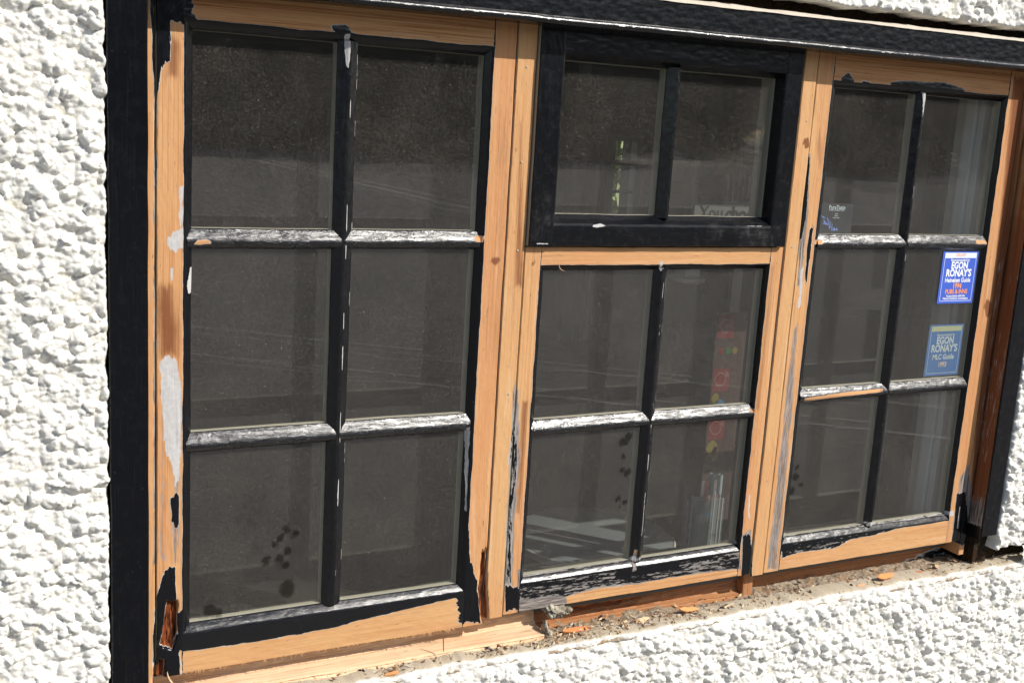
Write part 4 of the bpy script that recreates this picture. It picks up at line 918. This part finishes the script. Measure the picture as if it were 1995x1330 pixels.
for zc in (-.475, -.61, -.735, -.90):
    box('red_square', (1.726, 1.776, Yb - .0004, Yb, zc - .028, zc + .030), RED, bn)
    blob(1.748, zc + .003, .017, .018, PK, y=Yb - .0006); blob(1.748, zc + .003, .015, .016, RED, y=Yb - .0008)
    for k in range(4):
        a = .5 + k * .35; box('ray', (1.762 + k * .003, 1.7635 + k * .003, Yb - .001, Yb - .0008, zc + .012 - k * .002, zc + .026 - k * .003), PK, bn)
blob(1.762, -.535, .012, .010, GRN); blob(1.784, -.535, .008, .009, YEL); blob(1.745, -.535, .010, .009, RED)
blob(1.738, -.655, .011, .014, YEL); blob(1.752, -.672, .014, .014, BLU); blob(1.742, -.684, .012, .012, BLU); blob(1.764, -.685, .008, .010, YEL)
blob(1.742, -.785, .016, .022, YEL); blob(1.752, -.80, .010, .02, YEL); blob(1.755, -.96, .012, .008, BLU)
# acrylic leaflet holder on the inner sill
ah = empty('leaflet_holder', (1.72, .15, -1.0355), 'clear acrylic leaflet holder standing inside the middle sash', 'leaflet holder')
ACR = NT('clear_acrylic'); fr_ = ACR.n('LayerWeight'); fr_.inputs[0].default_value = .35; tr = ACR.n('BsdfTransparent'); tr.inputs[0].default_value = (.90, .93, .94, 1); gl_ = ACR.n('BsdfPrincipled'); gl_.inputs['Base Color'].default_value = (.5, .56, .6, 1); gl_.inputs['Roughness'].default_value = .1
mx = ACR.n('MixShader'); ACR.l(ACR.math('MULTIPLY_ADD', fr_.outputs['Facing'], .5, .06), mx.inputs[0]); ACR.l(tr.outputs[0], mx.inputs[1]); ACR.l(gl_.outputs[0], mx.inputs[2]); ACR.l(mx.outputs[0], ACR.out.inputs[0]); ACR = ACR.m
EDG = simple('bright_acrylic_edge', (.52, .55, .58), .2)
box('panel', (1.655, 1.760, .150, .152, -1.035, -.900), ACR, ah); box('panel', (1.655, 1.760, .176, .178, -1.035, -.860), ACR, ah)
for x, z1_ in ((1.645, -.895), (1.658, -.885), (1.715, -.880), (1.726, -.880), (1.742, -.885), (1.752, -.90)):
    box('edge', (x, x + .0022, .149, .151, -1.035, z1_), EDG, ah)
box('leaflet', (1.668, 1.704, .160, .161, -.935, -.893), pmat('pale_leaflet', (.32, .36, .38)), ah); box('leaflet', (1.692, 1.704, .1585, .1595, -.938, -.893), pmat('cream_leaflet', (.46, .50, .44)), ah)
for x, zt_ in ((1.716, -.833), (1.741, -.838)):
    lathe('tube', [(.0065, -.888), (.0065, zt_)], x, .153, simple('blue_tube', (.38, .50, .56), .25), ah, 12)

# ================================================================== LOOSE CHIPS AND DEBRIS ON THE LEDGE
def chip(x, y, z, L, W, T, rot, pitch, rgb, label, seed, curl=.0):
    rr = random.Random(seed); n = 9; V = []; F = []
    for i in range(n):
        t_ = i / (n - 1) - .5; w_ = W * (1 - (abs(t_) * 2) ** 3 * .75) * rr.uniform(.8, 1.1); th = T * (1 - (abs(t_) * 2) ** 2 * .6); zc = curl * (4 * t_ * t_)
        for (b, c) in ((-.5, -.5), (.5, -.5), (.5, .5), (0, .62), (-.5, .5)): V.append((t_ * L, b * w_, c * th + zc + rr.uniform(-.1, .1) * T))
    for i in range(n - 1):
        for k in range(5): F.append((i * 5 + k, i * 5 + (k + 1) % 5, (i + 1) * 5 + (k + 1) % 5, (i + 1) * 5 + k))
    F += [tuple(range(4, -1, -1)), tuple((n - 1) * 5 + k for k in range(5))]
    mt = simple('chip_wood', rgb, .7, .4, 240, .0006)
    o = link('wood_chip', mesh_np('wood_chip', V, F, True, 40), None, [mt]); o.location = (x, y, z); o.rotation_euler = (pitch[0], pitch[1], rot)
    tag(o, label, 'wood chip', 'loose wood chips and splinters round the sill'); return o
chip(2.150, -.034, -1.089, .056, .016, .005, .05, (.5, .0), (.66, .27, .09), 'large rounded orange wood chip on the ledge under the right sash', 1, .002)
chip(2.062, -.044, -1.098, .030, .011, .004, -.1, (.3, 0), (.66, .36, .20), 'short pinkish wood chip just left of the large orange chip', 2)
chip(2.262, -.030, -1.097, .055, .014, .002, .05, (.2, 0), (.42, .18, .09), 'flat reddish wood flake right of the large orange chip', 3)
chip(2.120, -.050, -1.099, .022, .005, .002, -.4, (.2, 0), (.60, .45, .27), 'thin straw coloured shaving in front of the large orange chip', 4, .003)
chip(1.420, -.020, -1.099, .045, .010, .005, .25, (.4, 0), (.66, .47, .28), 'pale wood chip on the ledge under the middle sash', 5)
chip(1.545, -.022, -1.092, .062, .012, .004, .18, (.5, .2), (.66, .30, .11), 'long orange torn splinter under the middle sash', 6, .003)
chip(1.250, -.016, -1.097, .085, .014, .006, .12, (.4, .1), (.56, .21, .07), 'thick orange splinter at the broken left end of the middle sill', 7, .003)
chip(.800, -.052, -1.101, .032, .008, .003, .1, (.3, 0), (.58, .27, .10), 'small orange chip on the ledge under the left sash', 8)
chip(1.660, -.025, -1.099, .040, .006, .003, .3, (.3, 0), (.62, .45, .27), 'slim pale shaving near the foot of the middle post', 9, .002)
chip(2.350, -.018, -1.095, .022, .010, .004, .6, (.3, 0), (.55, .38, .22), 'small cream chip below the right corner of the right sash', 10)
# upright splinter and its pair on the pale sill
sp = chip(.917, -.038, -1.062, .040, .0022, .0016, 0, (0, 1.50), (.26, .085, .03), 'thin dark splinter standing upright on the pale sill', 12)
chip(.40, -.040, -1.058, .04, .003, .002, 1.0, (.3, .6), (.62, .42, .22), 'curly straw coloured shaving at the left end of the sill', 13, .008)
chip(.372, -.030, -1.045, .03, .003, .002, -.6, (.3, 1.0), (.60, .42, .24), 'short splinter sticking out of the rotten left corner', 14, .006)
chip(1.142, -.018, -.293, .026, .0016, .0012, .2, (.2, .9), (.62, .36, .20), 'curled wood shaving hanging from the middle sash top rail', 15, .006)

def debris():
    rr = np.random.RandomState(7); V = []; F = []; cidx = []
    def add(x, y, z, L, w, a, tilt, m_):
        i0 = len(V); ca, sa = math.cos(a), math.sin(a); h = w * .5
        for (p, q, r_) in ((-L, 0, 0), (0, -w, 0), (L, 0, L * tilt), (0, w, 0), (0, 0, h * 1.6)):
            V.append((x + p * ca - q * sa, y + p * sa + q * ca, z + r_))
        for f in ((0, 1, 4), (1, 2, 4), (2, 3, 4), (3, 0, 4)): F.append(tuple(i0 + k for k in f)); cidx.append(m_)
    cl = [(rr.uniform(.36, 2.6), rr.uniform(.02, .12)) for _ in range(26)] + [(1.2, .06), (1.25, .08), (.95, .05), (1.5, .1), (2.3, .08)]
    for k in range(800):
        c_, s_ = cl[rr.randint(len(cl))]
        x = c_ + rr.normal() * s_; y = rr.uniform(-.056, .004)
        if not .34 < x < 2.62: continue
        L = rr.uniform(.0012, .0075); add(x, y, -1.1000 + rr.uniform(0, .004), L, L * rr.uniform(.15, .6), rr.uniform(0, 3.14), rr.uniform(-.3, .8), rr.randint(4))
    for k in range(240):      # paint flakes and lumps near the back of the ledge
        c_, s_ = cl[rr.randint(len(cl))]
        x = c_ + rr.normal() * s_ * 1.5; y = rr.uniform(-.045, .028)
        if not .36 < x < 2.6: continue
        L = rr.uniform(.003, .0085); add(x, y, -1.0990 + rr.uniform(0, .004), L, L * rr.uniform(.25, .6), rr.uniform(0, 3.14), rr.uniform(-.2, .9), rr.choice([0, 1, 2, 3, 3, 4]))
    for k in range(160):      # fibres
        x = rr.choice([.95, 1.2, 1.24, 1.5, .6]) + rr.normal() * .07; y = rr.uniform(-.058, -.01)
        L = rr.uniform(.006, .017); add(x, y, -1.100 + rr.uniform(0, .006), L, .0007, rr.uniform(0, 3.14), rr.uniform(-.2, .7), rr.choice([0, 2, 3]))
    me = mesh_np('sawdust', V, F, False)
    o = link('sawdust', me, None, [simple('brown_crumbs', (.34, .19, .09), .9), simple('grey_crumbs', (.46, .42, .34), .9), simple('straw_crumbs', (.62, .46, .28), .8), simple('dark_crumbs', (.13, .07, .035), .9), simple('black_flakes', (.01, .011, .014), .4)])
    me.polygons.foreach_set('material_index', np.array(cidx, np.int32))
    tag(o, 'crumbs, splinters and sawdust scattered along the ledge', 'debris', None, 'stuff')
debris()
# small torn fibres on the underside edges of the left bottom rail
def fibres():
    rr = random.Random(9); V = []; F = []
    for k in range(90):
        x = rr.choice([rr.uniform(.40, .96), rr.uniform(.84, .955)]); z = -1.0462; y = -.0140
        L = rr.uniform(.002, .008); dx = rr.uniform(-.006, .006); i0 = len(V); w = .0006
        V += [(x - w, y, z + .001), (x + w, y, z + .001), (x + dx, y - .002 - rr.random() * .003, z - L)]; F.append((i0, i0 + 1, i0 + 2))
    o = link('torn_fibres', mesh_np('torn_fibres', V, F, False), S1, [simple('fibre', (.50, .27, .12), .8)]); o['kind'] = 'stuff'
fibres()
